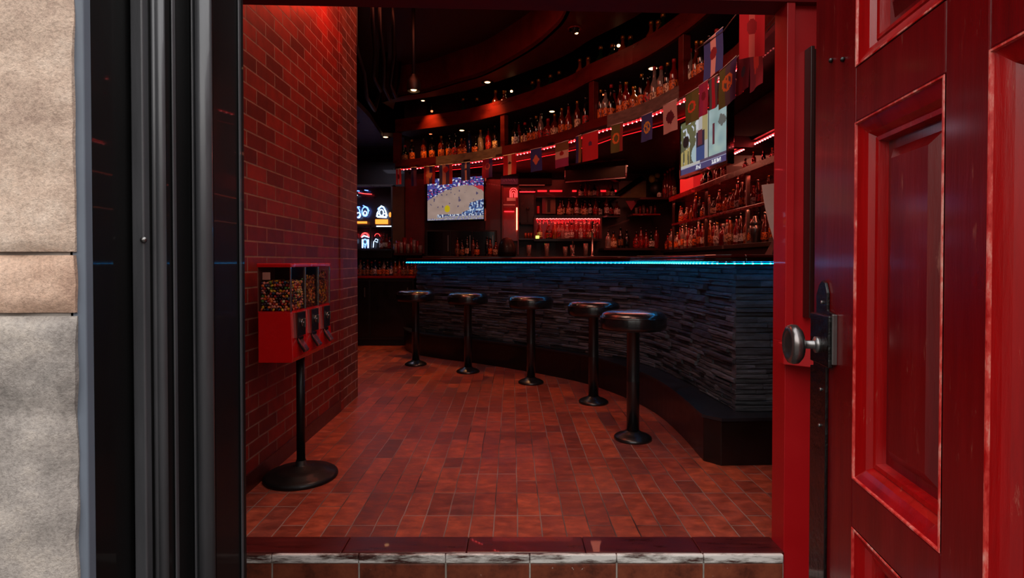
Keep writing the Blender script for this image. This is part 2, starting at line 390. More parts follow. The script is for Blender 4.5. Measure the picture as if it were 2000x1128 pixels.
def thing(name, label, cat, loc=(0, 0, 0), rz=0, group=None):
    o = bpy.data.objects.new(name, None); COL.objects.link(o); o.location = loc; o.rotation_euler = (0, 0, rz); o.empty_display_size = 0.1
    return tag(o, label, cat, group)
def struct(o): o['kind'] = 'structure'; return o
def copy_tree(o, parent=None):
    c = o.copy(); COL.objects.link(c)
    if parent is not None: c.parent = parent
    for ch in list(o.children): copy_tree(ch, c)
    return c
def recent(o, v):  # recentre helper
    o.location = v
ORD = 'first second third fourth fifth sixth seventh eighth ninth tenth eleventh twelfth thirteenth fourteenth fifteenth sixteenth seventeenth eighteenth nineteenth twentieth'.split()
TW = ['twenty-'+x for x in ORD[:9]]; TH = ['thirty-'+x for x in ORD[:9]]; FO = ['forty-'+x for x in ORD[:9]]
ORD += TW+['thirtieth']+TH+['fortieth']+FO

# ------------------------------------------------------------------ plan curves
def catmull(pts, n=8):
    out = []
    for i in range(len(pts)-1):
        p0 = pts[max(i-1, 0)]; p1 = pts[i]; p2 = pts[i+1]; p3 = pts[min(i+2, len(pts)-1)]
        for k in range(n):
            t = k/n
            out.append(tuple(0.5*((2*p1[j])+(-p0[j]+p2[j])*t+(2*p0[j]-5*p1[j]+4*p2[j]-p3[j])*t*t+(-p0[j]+3*p1[j]-3*p2[j]+p3[j])*t**3) for j in (0, 1)))
    out.append(tuple(pts[-1])); return out
def offset(curve, d):  # positive = away from the customers (left of travel when travelling from the rear towards the door)
    out = []
    for i, p in enumerate(curve):
        a = curve[max(i-1, 0)]; b = curve[min(i+1, len(curve)-1)]; tx, ty = b[0]-a[0], b[1]-a[1]; L = math.hypot(tx, ty)
        out.append((p[0]-ty/L*d, p[1]+tx/L*d))
    return out
def at_px(curve, px, d=0.0):   # point of the plan curve seen at that column, and unit tangent
    c = offset(curve, d) if d else curve; r = (px-1000)/F
    for i in range(len(c)-1):
        a = c[i][0]-r*c[i][1]; b = c[i+1][0]-r*c[i+1][1]
        if a*b <= 0 and a != b:
            t = a/(a-b); p = (c[i][0]+t*(c[i+1][0]-c[i][0]), c[i][1]+t*(c[i+1][1]-c[i][1]))
            T = Vector((c[i+1][0]-c[i][0], c[i+1][1]-c[i][1])).normalized(); return Vector(p), T
    return Vector(c[-1]), Vector((0, -1))
def pz(*l): return [tuple(PZ(x, y, 0)[:2]) for x, y in l]
KICK = catmull(pz((822, 694), (863, 700.6), (928, 709), (999, 720), (1071, 733), (1148, 750), (1225, 778), (1282, 808), (1328, 848), (1373.6, 899.5)), 6)
def arc_len(c):
    s = [0]
    for a, b in zip(c, c[1:]): s.append(s[-1]+math.hypot(b[0]-a[0], b[1]-a[1]))
    return s
def resample(c, step):
    s = arc_len(c); n = max(2, int(s[-1]/step)); out = []; j = 0
    for i in range(n+1):
        t = s[-1]*i/n
        while j < len(s)-2 and s[j+1] < t: j += 1
        u = (t-s[j])/max(1e-9, s[j+1]-s[j]); out.append((c[j][0]+u*(c[j+1][0]-c[j][0]), c[j][1]+u*(c[j+1][1]-c[j][1])))
    return out
STONE = catmull([tuple(PZ(x, y, 0.25)[:2]) for x, y in ((815, 646), (865, 652), (925, 659), (1030, 673), (1148, 691), (1253, 709), (1330, 742), (1385, 774), (1437, 803))], 6)
ZF = 2.22   # underside of the overhead bottle shelf
SHELF = catmull([tuple(PZ(x, y, ZF)[:2]) for x, y in ((772, 330), (900, 318), (1000, 301), (1100, 278), (1153, 259), (1249, 230), (1337, 190), (1414, 142), (1450, 112))]+[(1.27, 2.62), (1.2, 2.3)], 6)

# ------------------------------------------------------------------ setting: floor, walls, ceiling
def sbox(name, mat, *a, bevel=0, **k):
    o = MB().box(*a).build(name, mat, origin=((a[0]+a[1])/2, (a[2]+a[3])/2, a[4]), bevel=bevel); return struct(o)
YF = 2.115
sbox('floor', 'floor', -4.2, 2.4, YF, 8.7, -0.2, 0.0)
sbox('floor_outside', 'ground', -3.0, 3.0, -3.0, 2.0, -0.30, -0.19)
XB = -1.222
sbox('wall_left', 'brick', XB-0.14, XB, 1.16, 3.92, -0.02, 3.42)
sbox('wall_left_end', 'brick_cool_lit', XB-0.14, XB+0.003, 3.975, 4.36, -0.02, 3.42)
sbox('trim_1', 'brick', XB-0.14, XB+0.008, 3.915, 3.98, -0.02, 3.42, bevel=0.003)
sbox('baseboard_left', pm('dark base tile', '3a1410', 0.3, var=0.3, bump=0.1), XB, XB+0.008, 2.12, 3.915, 0.0, 0.085)
sbox('wall_facade_left', 'black', -4.2, XB-0.14, 2.0, 2.08, -0.19, 3.42)
sbox('wall_facade_right', 'header_red', 1.13, 2.4, 2.0, 2.08, -0.19, 3.42)
sbox('wall_far_left', 'wall_dark', -4.25, -4.2, 2.0, 8.75, -0.02, 3.42)
sbox('wall_right', 'wall_dark', 2.12, 2.2, 2.08, 8.75, -0.02, 3.42)
sbox('wall_back', 'wall_dark', -1.36, 2.12, 7.32, 7.40, -0.02, 2.72)
sbox('wall_back_upper', 'wall_dark', -1.36, 2.12, 7.32, 7.40, 2.72, 3.42)
sbox('wall_rear_room', 'wall_dark', -4.2, -1.36, 8.6, 8.7, -0.02, 3.42)
sbox('wall_rear_side', 'wall_dark', -1.42, -1.36, 7.32, 8.6, -0.02, 3.42)
sbox('ceiling', 'ceil_dark', -4.2, 2.4, 2.0, 8.7, 3.40, 3.50)
sbox('porch_shade_slab', 'header_red', -1.5, 1.3, 1.5, 2.0, 2.42, 2.52)  # unseen slab added to keep sky light off the header
sbox('wall_porch_right', 'header_red', 1.13, 1.2, 0.5, 2.0, -0.19, 2.5)
# rear room low ceiling
o = MB().prism([(-4.2, 4.4), (-1.95, 4.4), (-1.62, 5.4), (-1.62, 6.3), (-1.70, 7.3), (-1.36, 7.32), (-1.36, 8.6), (-4.2, 8.6)], 2.70, 2.76).build('ceiling_rear', 'ceil_grey', origin=(-3, 7, 2.7)); struct(o)
# header of the doorway, slightly out of level as in the photograph
hz0 = P(470, 6, 2.11).z; hz1 = P(1530, 31, 2.11).z
m = MB(); x0, x1 = XB-0.1, 1.14
m.add([(x0, 2.0, hz0), (x1, 2.0, hz1), (x1, 2.11, hz1), (x0, 2.11, hz0), (x0, 2.0, 3.42), (x1, 2.0, 3.42), (x1, 2.11, 3.42), (x0, 2.11, 3.42)],
      [(0, 3, 2, 1), (4, 5, 6, 7), (0, 1, 5, 4), (1, 2, 6, 5), (2, 3, 7, 6), (3, 0, 4, 7)])
struct(m.build('trim_2', 'header_red', origin=(0, 2.0, 2.0)))
# ceiling ring with a lower plane and the shelf recess behind it
ring_in = catmull([(-1.62, 6.9), (-1.3, 6.62)]+[tuple(PZ(x, y, 3.05)[:2]) for x, y in ((829, 180), (893, 161), (946, 145), (1026, 102), (1074, 65), (1105, 25))]+[(0.44, 3.6), (0.30, 2.9), (0.1, 2.15)], 5)
SH_UP = resample(SHELF, 0.12)
ring_out = [SH_UP[int(i*(len(SH_UP)-1)/(len(ring_in)-1))] for i in range(len(ring_in))]
ring_out = [(a[0], a[1]) for a in ring_out]; ring_out[0] = (-1.55, 7.25); ring_out[-1] = (1.2, 2.15)
m = MB(); m.sweep(ring_in, ring_out, 3.05, 3.09); m.sweep(ring_in, [(a[0]+.0, a[1]+.0) for a in offset(ring_in, 0.03)], 3.05, 3.40)
struct(m.build('ceiling_ring', 'ceil_ring', origin=(0, 5, 3.05)))
# solid soffit between the curved shelf and the back walls
BK = offset(SHELF, 0.50)
poly = [SHELF[0]]+SHELF[1:]+[(1.3, 2.12), (2.12, 2.12), (2.12, 7.32), (-1.36, 7.32)]
def clipped_back(c):
    return [(min(2.115, x), min(7.315, y)) for x, y in c]
m = MB(); n = len(SHELF)
back = clipped_back(offset(SHELF, 0.52))
m.sweep(SHELF, back, 2.225, 2.25)
far = [(-1.36, 7.32) if i == 0 else None for i in range(n)]
far = []
for i, (x, y) in enumerate(SHELF):
    t = i/(n-1); far.append((-1.36+3.48*min(1, t*2.0), 7.315) if t < 0.5 else (2.115, 7.315-5.1*(t-0.5)*2))
m.sweep(back, far, 2.225, 2.25)
struct(m.build('ceiling_back_bar', 'wall_dark', origin=(1, 5, 2.225)))
m = MB(); m.sweep(offset(SHELF, 0.50), offset(SHELF, 0.53), 2.25, 3.40); struct(m.build('wall_behind_bottles', 'wall_dark', origin=(1, 5, 2.25)))

# threshold
m = MB()
for a, b in zip([-1.22, -0.62, -0.165, 0.27, 0.69], [-0.622, -0.167, 0.268, 0.688, 0.992]): m.box(a, b, 2.0, YF, -0.03, 0.006)
struct(m.build('trim_3', 'sill', origin=(0, 2.0, 0), bevel=0.003))
m = MB(); xs = [-1.22, -0.87, -0.555, -0.24, 0.065, 0.38, 0.695, 0.985]
for a, b in zip(xs, xs[1:]): m.box(a, b-0.002, 1.985, 2.0, -0.028, 0.004)
struct(m.build('trim_4', 'worn_white', origin=(0, 1.985, 0), bevel=0.004))
m = MB()
for a, b in zip(xs, xs[1:]): m.box(a+0.003, b-0.003, 1.988, 2.0, -0.19, -0.031)
o = struct(m.build('wall_riser', 'riser', origin=(0, 1.99, -0.19), bevel=0.003))
sbox('wall_riser_grout', 'grout', -1.22, 0.985, 1.992, 2.1, -0.19, -0.029)

# ------------------------------------------------------------------ right jamb
jr = thing('door_jamb', 'red painted wooden doorway jamb with a projecting block, right of the bar view', 'door jamb', (1.05, 2.0, -0.19)); jr['kind'] = 'structure'
oj = (1.05, 2.0, -0.19)
ZS = P(1530, 668, 2.0).z
m = MB(); m.box(0.992, 1.13, 2.005, 2.10, -0.19, ZS); m.box(0.992, 1.022, 2.005, 2.10, ZS, 2.0); m.box(1.022, 1.13, 2.03, 2.10, ZS, 2.0); m.build('jamb_board', 'jamb_red', jr, oj, bevel=0.002)
m = MB(); m.box(1.068, 1.082, 1.985, 2.03, 0.86, P(1580, 92, 2.0).z); m.box(1.082, 1.125, 2.015, 2.03, 0.86, P(1580, 92, 2.0).z); m.build('strike_channel', 'brown_dark', jr, oj, bevel=0.002)
m = MB(); zb = P(1530, 712, 1.96).z
m.add([(0.966, 1.965, zb), (1.09, 1.86, zb), (1.09, 2.005, zb), (0.966, 2.005, zb), (0.966, 1.965, ZS), (1.09, 1.86, ZS), (1.09, 2.005, ZS), (0.966, 2.005, ZS)],
      [(0, 3, 2, 1), (4, 5, 6, 7), (0, 1, 5, 4), (1, 2, 6, 5), (2, 3, 7, 6), (3, 0, 4, 7)]); m.build('keeper_block', 'jamb_red', jr, oj, bevel=0.003)

# ------------------------------------------------------------------ left jamb: stepped black metal casing
def frame_poly():
    seq = [('p', 143, .80), ('f', 178), ('r', 262), ('f', 290), ('r', 299), ('f', 306), ('f', 323), ('r', 338), ('f', 343), ('r', 378), ('f', 415), ('r', 467), ('f', 472)]
    pts = []; x = y = 0
    for s in seq:
        k = (s[1]-1000)/F
        if s[0] == 'p': y = s[2]; x = k*y
        elif s[0] == 'f': x = k*y
        else: y = x/k
        pts.append((x, y, s[0]))
    return pts
fp = frame_poly()
lf = thing('door_casing', 'stepped black metal doorway casing, lit faces painted grey, beside the stone blocks', 'door casing', (fp[0][0], fp[0][1], -0.19)); lf['kind'] = 'structure'
of = (fp[0][0], fp[0][1], -0.19)
ys = fp[-1][1]
body = [(fp[0][0], fp[0][1]+0.004)]
for i in range(len(fp)): body.append((fp[i][0], fp[i][1]+0.004))
body += [(fp[-1][0], ys+0.012), (fp[-1][0]*(ys+0.09)/ys-0.012, ys+0.09), (XB-0.10, ys+0.09), (XB-0.10, fp[0][1]+0.1)]
m = MB(); m.prism(body[1:], -0.19, 2.6); m.build('casing_body', 'black_metal', lf, of)
def strip(a, b, mat, name, y, d=0.010, z0=-0.185, z1=2.58):
    xa = (a-1000)/F*y; xb = (b-1000)/F*y
    mm = MB(); mm.box(xa, xb, y-d, y+0.006, z0, z1); return mm.build(name, mat, lf, of, bevel=0.0025, seg=3)
strip(145, 177.5, 'casing_lit', 'outer_strip', fp[0][1])
strip(266, 290, 'metal_lit', 'face_strip', fp[3][1])
m = MB(); m.tube([((302.5-1000)/F*fp[5][1], fp[5][1]+0.002, -0.18), ((302.5-1000)/F*fp[5][1], fp[5][1]+0.002, 2.58)], 0.0045, 10); m.build('bead', 'metal_lit', lf, of)
m = MB(); m.tube([((314-1000)/F*fp[5][1], fp[5][1]+0.004, -0.18), ((314-1000)/F*fp[5][1], fp[5][1]+0.004, 2.58)], 0.0075, 14); m.build('bead', 'metal_lit', lf, of)
strip(339, 343, 'metal_lit', 'edge_strip', fp[8][1], 0.003)
strip(379, 383, 'metal_lit', 'edge_strip', fp[10][1], 0.006)
m = MB(); yy = fp[10][1]; xa = (384-1000)/F*yy; xb = (415-1000)/F*yy
m.prism([(xa, yy+.006)]+[(xa+(xb-xa)*t, yy-0.012*math.sin(PI*t)**.7) for t in [i/14 for i in range(15)]]+[(xb, yy+.006)], -0.185, 2.58, smooth=True); m.build('rounded_moulding', 'metal_lit', lf, of)
strip(467.5, 471, 'metal_lit', 'edge_strip', fp[12][1], 0.002)
c = P(281, 468, fp[3][1]-0.010)
m = MB(); m.lathe([(0.0055, 0), (0.0052, .002), (0.0035, .0042), (0.0, .005)], c, 14, axis=(0, -1, 0)); m.build('rivet', 'steel', lf, of)

# ------------------------------------------------------------------ stone pier outside left
pier = thing('wall_outside_left', 'pier of large rough stone blocks at the far left', 'stone wall', (-0.8, 0.8, -0.19)); pier['kind'] = 'structure'
op = (-0.8, 0.8, -0.19)
def stone_block(z0, z1, mat, seed, x1=(145-1000)/F*0.785):
    rnd = random.Random(seed); x0 = -1.25; n, k = 40, max(6, int((z1-z0)/0.012)); vs = []; fs = []
    import mathutils
    for j in range(k+1):
        for i in range(n+1):
            u = i/n; v = j/k; x = x0+(x1-x0)*u; z = z0+(z1-z0)*v
            e = min(u*(x1-x0)*0+1, (1-u)*(x1-x0)/0.012, v*(z1-z0)/0.012, (1-v)*(z1-z0)/0.012); e = min(1, e)
            nz = mathutils.noise.fractal(Vector((x*9+seed, z*9, seed)), 0.8, 2.0, 5)
            x += (mathutils.noise.noise(Vector((z*16, seed, 0)))*0.0035 if i == n else 0)
            vs.append((x, 0.785-0.008*math.sqrt(e)-0.007*nz, z))
    for j in range(k):
        for i in range(n): a = j*(n+1)+i; fs.append((a, a+1, a+n+2, a+n+1))
    b = len(vs)
    for j in (0, k):
        pass
    mm = MB(); mm.add(vs, fs, 0, True)
    rr = [vs[j*(n+1)+n] for j in range(k+1)]; vs2 = rr+[(x, 1.2, z) for x, y, z in rr]
    mm.add(vs2, [(j, j+1+k, j+2+k, j+1) for j in range(k)], 0, True)
    for j in (0, k):
        ed = [vs[j*(n+1)+i] for i in range(n+1)]; mm.add(ed+[(x, 1.2, z) for x, y, z in ed], [(i, i+1, i+2+n, i+1+n) for i in range(n)])
    return mm.build('stone_block', mat, pier, op)
z1 = P(70, 491, .78).z; z2 = P(70, 498, .78).z; z3 = P(70, 605, .78).z; z4 = P(70, 611, .78).z
stone_block(z1, 1.62, 'stone_tan', 3); stone_block(1.626, 2.6, 'stone_tan', 11)
stone_block(z4, z2-0.0, 'stone_pink', 5).name = 'stone_block'
stone_block(0.10, z4-0.005, 'stone_grey', 8); stone_block(-0.19, 0.094, 'stone_grey', 9)
m = MB(); m.box(-1.25, (145-1000)/F*0.785-0.006, 0.79, 1.19, -0.19, 2.6); m.build('mortar_joint', 'mortar', pier, op)

# ------------------------------------------------------------------ red panelled door leaf
# door plane X = .3985 + .157 Y ; free edge far (Y 1.025), hinge near the camera
DK = 0.157; DX0 = 0.3985; DN = math.hypot(1, DK); YH = 0.30
def s_px(px): Y = DX0/((px-1000)/F-DK); return (Y-YH)*DN
door = thing('door_1', 'open glossy red panelled wooden door with black iron lock plate and round knob', 'door', (DX0+DK*YH, YH, -0.16), math.atan2(1, DK))
door['kind'] = 'structure'
ZO = -0.16; SE = s_px(1590)
def zpx(px, py):
    Y = DX0/((px-1000)/F-DK); return P(px, py, Y).z-ZO
cols = [(0.02, s_px(1928)), (s_px(1842), s_px(1668))]
zrow = [(0.20, zpx(1680, 1040)), (zpx(1685, 948), zpx(1700, 222)), (zpx(1700, 107), 2.10)]
DT = 2.24
m = MB(); T0, T1 = -0.045, 0.0
m.box(cols[1][1], SE, T0, T1, 0.0, DT); m.box(cols[0][1], cols[1][0], T0, T1, 0, DT); m.box(-0.10, cols[0][0], T0, T1, 0, DT)
for (a, b) in cols:
    zz = [0.0]+[v for r in zrow for v in r]+[DT]
    for i in range(0, len(zz), 2): m.box(a, b, T0, T1, zz[i], zz[i+1])
m.build('door_frame', 'door_red', door, bevel=0.0025)
for (a, b) in cols:
    for (c0, c1) in zrow:
        pm_ = MB(); g = 0.052; bv = 0.016
        pm_.box(a, b, -0.040, -0.030, c0, c1)
        vs = [(a+g, -0.030, c0+g), (b-g, -0.030, c0+g), (b-g, -0.030, c1-g), (a+g, -0.030, c1-g),
              (a+g+bv, -0.019, c0+g+bv), (b-g-bv, -0.019, c0+g+bv), (b-g-bv, -0.019, c1-g-bv), (a+g+bv, -0.019, c1-g-bv)]
        pm_.add(vs, [(4, 7, 6, 5), (0, 4, 5, 1), (1, 5, 6, 2), (2, 6, 7, 3), (3, 7, 4, 0)])
        pn = pm_.build('panel', 'door_red', door)
        mo = MB()
        prof = [(0.0, 0.0), (0.0005, 0.0012), (0.0028, 0.0012), (0.0038, -0.002), (0.013, -0.006), (0.021, -0.010), (0.028, -0.018), (0.030, -0.016), (0.036, -0.017), (0.039, -0.030)]
        # sweep rectangle with mitres
        ring = []
        for (u, h) in prof:
            ring.append([(a+u*1.0, h, c0+u), (b-u, h, c0+u), (b-u, h, c1-u), (a+u, h, c1-u)])
        vs = [p for rg in ring for p in rg]; fs = []
        for j in range(len(prof)-1):
            for k in range(4): k2 = (k+1) % 4; fs.append((j*4+k, (j+1)*4+k, (j+1)*4+k2, j*4+k2))
        mo.add(vs, fs)
        for q in range(12): mo.mi[q] = 1      # the arris of the opening, its bright highlight painted into the colour
        mo.build('moulding', ['door_red_lit', 'door_glint'], door)
# iron lock plate
zc = zpx(1612, 662)
def iron_poly():
    L = []
    for px, py in ((1590, 1128), (1590, 712), (1596, 712), (1596, 612), (1601, 612), (1601, 575), (1606, 556), (1612, 547), (1618, 552), (1622, 572), (1622, 606), (1634, 613), (1634, 713), (1621, 715), (1619, 1128)):
        L.append((s_px(px), zpx(px, py)))
    L[0] = (L[0][0], 0.02); L[-1] = (L[-1][0], 0.02); return L
pl = iron_poly(); m = MB(); n = len(pl)
m.add([(s, 0.0005, z) for s, z in pl]+[(s, 0.0055, z) for s, z in pl], [tuple(range(n)), tuple(range(n, 2*n))[::-1]]+[(k, n+k, n+(k+1) % n, (k+1) % n) for k in range(n)])
m.build('lock_plate', 'iron', door, bevel=0.001)
m = MB(); m.box(s_px(1634), s_px(1597), 0.004, 0.012, zpx(1615, 711), zpx(1615, 613)); m.build('lock_case', 'iron', door, bevel=0.002)
m = MB(); m.box(s_px(1637), s_px(1634.5), 0.0, 0.008, zpx(1635, 712), zpx(1635, 614)); m.build('plate_edge', 'steel', door, bevel=0.001)
sk = s_px(1611); zk = zpx(1611, 673)
kn = MB(); kn.lathe([(0.0145, 0.004), (0.0145, 0.009), (0.009, 0.011), (0.0075, 0.014), (0.0075, 0.032)], (sk, 0.006, zk), 24, axis=(0, 1, 0)); ks = kn.build('knob_stem', 'steel', door)
kn = MB(); kn.lathe([(0.008, 0.030), (0.028, 0.034), (0.0345, 0.040), (0.0355, 0.047), (0.033, 0.053), (0.027, 0.056), (0.022, 0.0545), (0.012, 0.054), (0.0, 0.0545)], (sk, 0.006, zk), 36, axis=(0, 1, 0)); kn.build('knob', 'knob_steel', ks)
m = MB()
for (px, py) in ((1622, 118), (1645, 116)): m.lathe([(0.004, 0), (0.004, 0.004), (0.0, 0.006)], (s_px(px), 0.0, zpx(px, py)), 10, axis=(0, 1, 0))
m.build('screw', 'iron', door)
for px, py in ((1613, 590), (1612, 760), (1610, 830)):
    m = MB(); m.lathe([(0.0035, 0), (0.003, 0.002), (0.0, 0.003)], (s_px(px), 0.0055, zpx(px, py)), 10, axis=(0, 1, 0)); m.build('screw', 'steel', door)

# ------------------------------------------------------------------ the bar counter
bar = thing('bar_counter', 'long curved bar clad in black ledge stone with a cyan light strip under its top', 'bar counter', (0.6, 4.6, 0)); ob = (0.6, 4.6, 0)
kc = resample(KICK, 0.08); k0 = pz((789, 677), (793, 684), (805, 690))
kA, kB, kC_ = [tuple(PZ(x, y, 0)[:2]) for x, y in ((1373.6, 899.5), (1408.6, 909.5), (1560, 905))]
poly = k0+kc+[kB, kC_, (1.75, kC_[1]), (1.75, 3.3)]+offset(resample(STONE, 0.3), 0.06)[::-1][1:]+[(-1.5, 6.95)]
def prism_ngon_strip(front, backc, z0, z1, mb): mb.sweep(front, backc, z0, z1)
front = k0+kc+[kB]; nF = len(front)
st = resample(STONE, 0.05); bkk = [st[min(len(st)-1, int(i*(len(st)-1)/(nF-1)))] for i in range(nF)]; bkk = [(x, y) for x, y in offset(bkk, 0.25)]
bkk[-1] = (1.45, 3.25)
backp = offset(resample(STONE, 0.1), 0.10)[::-1]; backp = [(1.76, 3.2), (1.36, 3.2)]+backp[2:]
m = MB(); m.prism(front+[(1.76, kC_[1])]+backp, 0.0, 0.235); m.build('kickboard', 'black_wood', bar, ob, bevel=0.004)
m = MB(); fo = offset(front, -0.012); fo[-1] = (kB[0]-0.003, kB[1]-0.012); m.prism(fo+[(1.76, kC_[1]-0.012)]+backp, 0.2355, 0.252)
m.build('step_ledge', pm('blue black ledge paint', '15181d', 0.4, coat=0.2, var=0.3, bump=0.1), bar, ob)
# core
cs = resample(STONE, 0.06); m = MB(); m.sweep(offset(cs, 0.035), offset(cs, 0.20), 0.25, 1.04); E = cs[-1]
m.box(E[0]+0.03, 1.76, E[1]+0.03, E[1]+0.2, 0.25, 1.04); m.build('counter_body', 'black_wood', bar, ob)
# ledge stone cladding, individual stones in courses
rnd = random.Random(5); m = MB(); S = arc_len(cs); LT = S[-1]
def on(curve, S, t):
    t = max(0, min(S[-1], t))
    for i in range(len(S)-1):
        if S[i+1] >= t: u = (t-S[i])/(S[i+1]-S[i]); return curve[i][0]+u*(curve[i+1][0]-curve[i][0]), curve[i][1]+u*(curve[i+1][1]-curve[i][1]), i
    return curve[-1][0], curve[-1][1], len(curve)-2
def nrm(i):
    a, b = cs[i], cs[i+1]; tx, ty = b[0]-a[0], b[1]-a[1]; L = math.hypot(tx, ty); return (ty/L, -tx/L)
def stone(seg, z0, z1, prot):
    # seg: list of (x,y,nx,ny); slab with chamfered irregular face
    n = len(seg); vs = []; j = [rnd.uniform(-.004, .004) for _ in range(n*2)]
    for q, (x, y, nx, ny) in enumerate(seg):
        e = prot+rnd.uniform(-.003, .003); c = 0.004
        zb = z0+0.0008+j[q]*.35; zt = z1-0.0008+j[n+q]*.35
        for (d, z) in ((-0.05, zb), (e-c, zb), (e, zb+c), (e+rnd.uniform(-.003, .004), (zb+zt)/2), (e, zt-c), (e-c, zt), (-0.05, zt)): vs.append((x+nx*d, y+ny*d, z))
    K = 7; fs = []
    for a in range(n-1):
        for k in range(K-1): fs.append((a*K+k, (a+1)*K+k, (a+1)*K+k+1, a*K+k+1))
    fs.append(tuple(range(K))[::-1]); fs.append(tuple((n-1)*K+k for k in range(K)))
    m.add(vs, fs)
z = 0.252
while z < 1.03:
    h = rnd.uniform(0.018, 0.042); h = min(h, 1.04-z)
    if h < 0.008: break
    t = -rnd.uniform(0, .2)
    while t < LT:
        L = rnd.uniform(0.10, 0.34); a, b = max(0, t+0.0008), min(LT, t+L-0.0008)
        if b-a > 0.01:
            k = max(2, int((b-a)/0.05)+1); seg = []
            for q in range(k):
                x, y, i = on(cs, S, a+(b-a)*q/(k-1)); nx, ny = nrm(i); seg.append((x, y, nx, ny))
            pr = rnd.uniform(-0.014, 0.018)
            if h > 0.03 and rnd.random() < .5: zz = z+h*rnd.uniform(.35, .65); stone(seg, z, zz, pr); stone(seg, zz, z+h, rnd.uniform(-.008, .012))
            else: stone(seg, z, z+h, pr)
        t += L
    t = 0.0
    while t < 0.55:
        L = rnd.uniform(0.08, 0.28); seg = [(E[0]-0.006+t+0.001+(L-.002)*q/2, E[1]-0.006, 0, -1) for q in range(3)]; stone(seg, z, z+h, rnd.uniform(-0.004, 0.010)); t += L
    z += h
m.build('stone_cladding', 'slate', bar, ob)
# top
top_front = offset(cs, -0.17); EC = [(E[0]-0.17, E[1]+0.02), (E[0]-0.15, E[1]-0.09), (E[0]-0.09, E[1]-0.15), (E[0]-0.02, E[1]-0.165)]
tf = top_front[:-2]+EC; tb = [(p[0], p[1]) for p in offset(cs, 0.26)]; tb = [tb[int(i*(len(tb)-1)/(len(tf)-1))] for i in range(len(tf))]; tb[-1] = (E[0]+0.26, E[1]+0.26); tb[-2] = (E[0]+.26, E[1]+.28)
tb[-3] = (E[0]+.26, E[1]+.30); tb[-4] = (E[0]+.26, E[1]+.32)
m = MB(); m.sweep(tf, tb, 1.062, 1.082); m.box(E[0]-0.02, 1.8, E[1]-0.165, E[1]+0.26, 1.062, 1.082); m.build('counter_edge', 'bar_edge', bar, ob, bevel=0.006)
m = MB(); tf2 = [(x, y) for x, y in offset(tf, 0.004)]; m.sweep(tf2, tb, 1.083, 1.10); m.box(E[0]-0.02, 1.8, E[1]-0.161, E[1]+0.26, 1.083, 1.10); m.build('counter_top', 'bar_top', bar, ob, bevel=0.006)
m = MB(); m.sweep(offset(tf, 0.02), offset(tf, 0.05), 1.057, 1.0615); m.box(E[0]-0.02, 1.8, E[1]-0.145, E[1]-0.115, 1.057, 1.0615); m.build('apron', 'bar_edge', bar, ob)
led = offset(tf, 0.010); led3 = [(x, y, 1.054) for x, y in led]+[(1.78, E[1]-0.155, 1.054)]
m = MB(); m.tube(led3, 0.0022, 6); ls = m.build('light_strip', 'led_blue', bar, ob)
m = MB(); lr = resample([(a[0], a[1]) for a in led3], 0.045)
for x, y in lr: m.box(x-.004, x+.004, y-.004, y+.003, 1.0505, 1.0565)
m.build('led_dot', 'led_dot_blue', ls)['kind'] = 'stuff'
ls.children[0].location = (0, 0, 0)
for v in ls.children[0].data.vertices: v.co -= Vector(ob)

# ------------------------------------------------------------------ bar stools
SP = [(1236, 853, 'nearest and largest bar stool, black padded seat overlapping the next stool'),
      (1159, 783, 'black padded bar stool partly hidden behind the nearest stool'),
      (1037, 745, 'black padded bar stool in the middle of the row of five'),
      (914, 724, 'black padded bar stool second from the left at the curved bar'),
      (812, 710, 'farthest black padded bar stool, at the left end of the stone bar')]
st0 = None
for i, (px, py, lab) in enumerate(SP):
    p = PZ(px, py, 0.01)
    if st0 is None:
        st0 = thing('bar_stool', lab, 'bar stool', (p.x, p.y, 0), 0, 'bar stools')
        MB().lathe([(0.112, 0.0), (0.112, 0.012), (0.104, 0.020), (0.080, 0.032), (0.052, 0.040), (0.042, 0.052)], n=40).build('base_flange', 'stool_metal', st0)
        MB().lathe([(0.0375, 0.045), (0.0375, 0.34), (0.0385, 0.345), (0.0385, 0.352), (0.0375, 0.357), (0.0375, 0.655), (0.05, 0.664)], n=32).build('pole', 'stool_metal', st0)
        MB().lathe([(0.10, 0.652), (0.175, 0.660), (0.186, 0.664)], n=48).build('seat_pan', 'stool_metal', st0)
        se = MB().lathe([(0.180, 0.664), (0.190, 0.668), (0.1945, 0.680), (0.196, 0.700), (0.195, 0.725), (0.192, 0.736), (0.182, 0.752), (0.165, 0.762), (0.13, 0.768), (0.07, 0.771), (0.0, 0.772)], n=64).build('seat', 'vinyl', st0)
        pp = MB(); pp.tube([(0.1965*math.cos(a), 0.1965*math.sin(a), 0.733) for a in [2*PI*k/48 for k in range(49)]], 0.0028, 6); pp.build('piping', 'vinyl', se)
    else:
        c = copy_tree(st0); c.location = (p.x, p.y, 0); c['label'] = lab

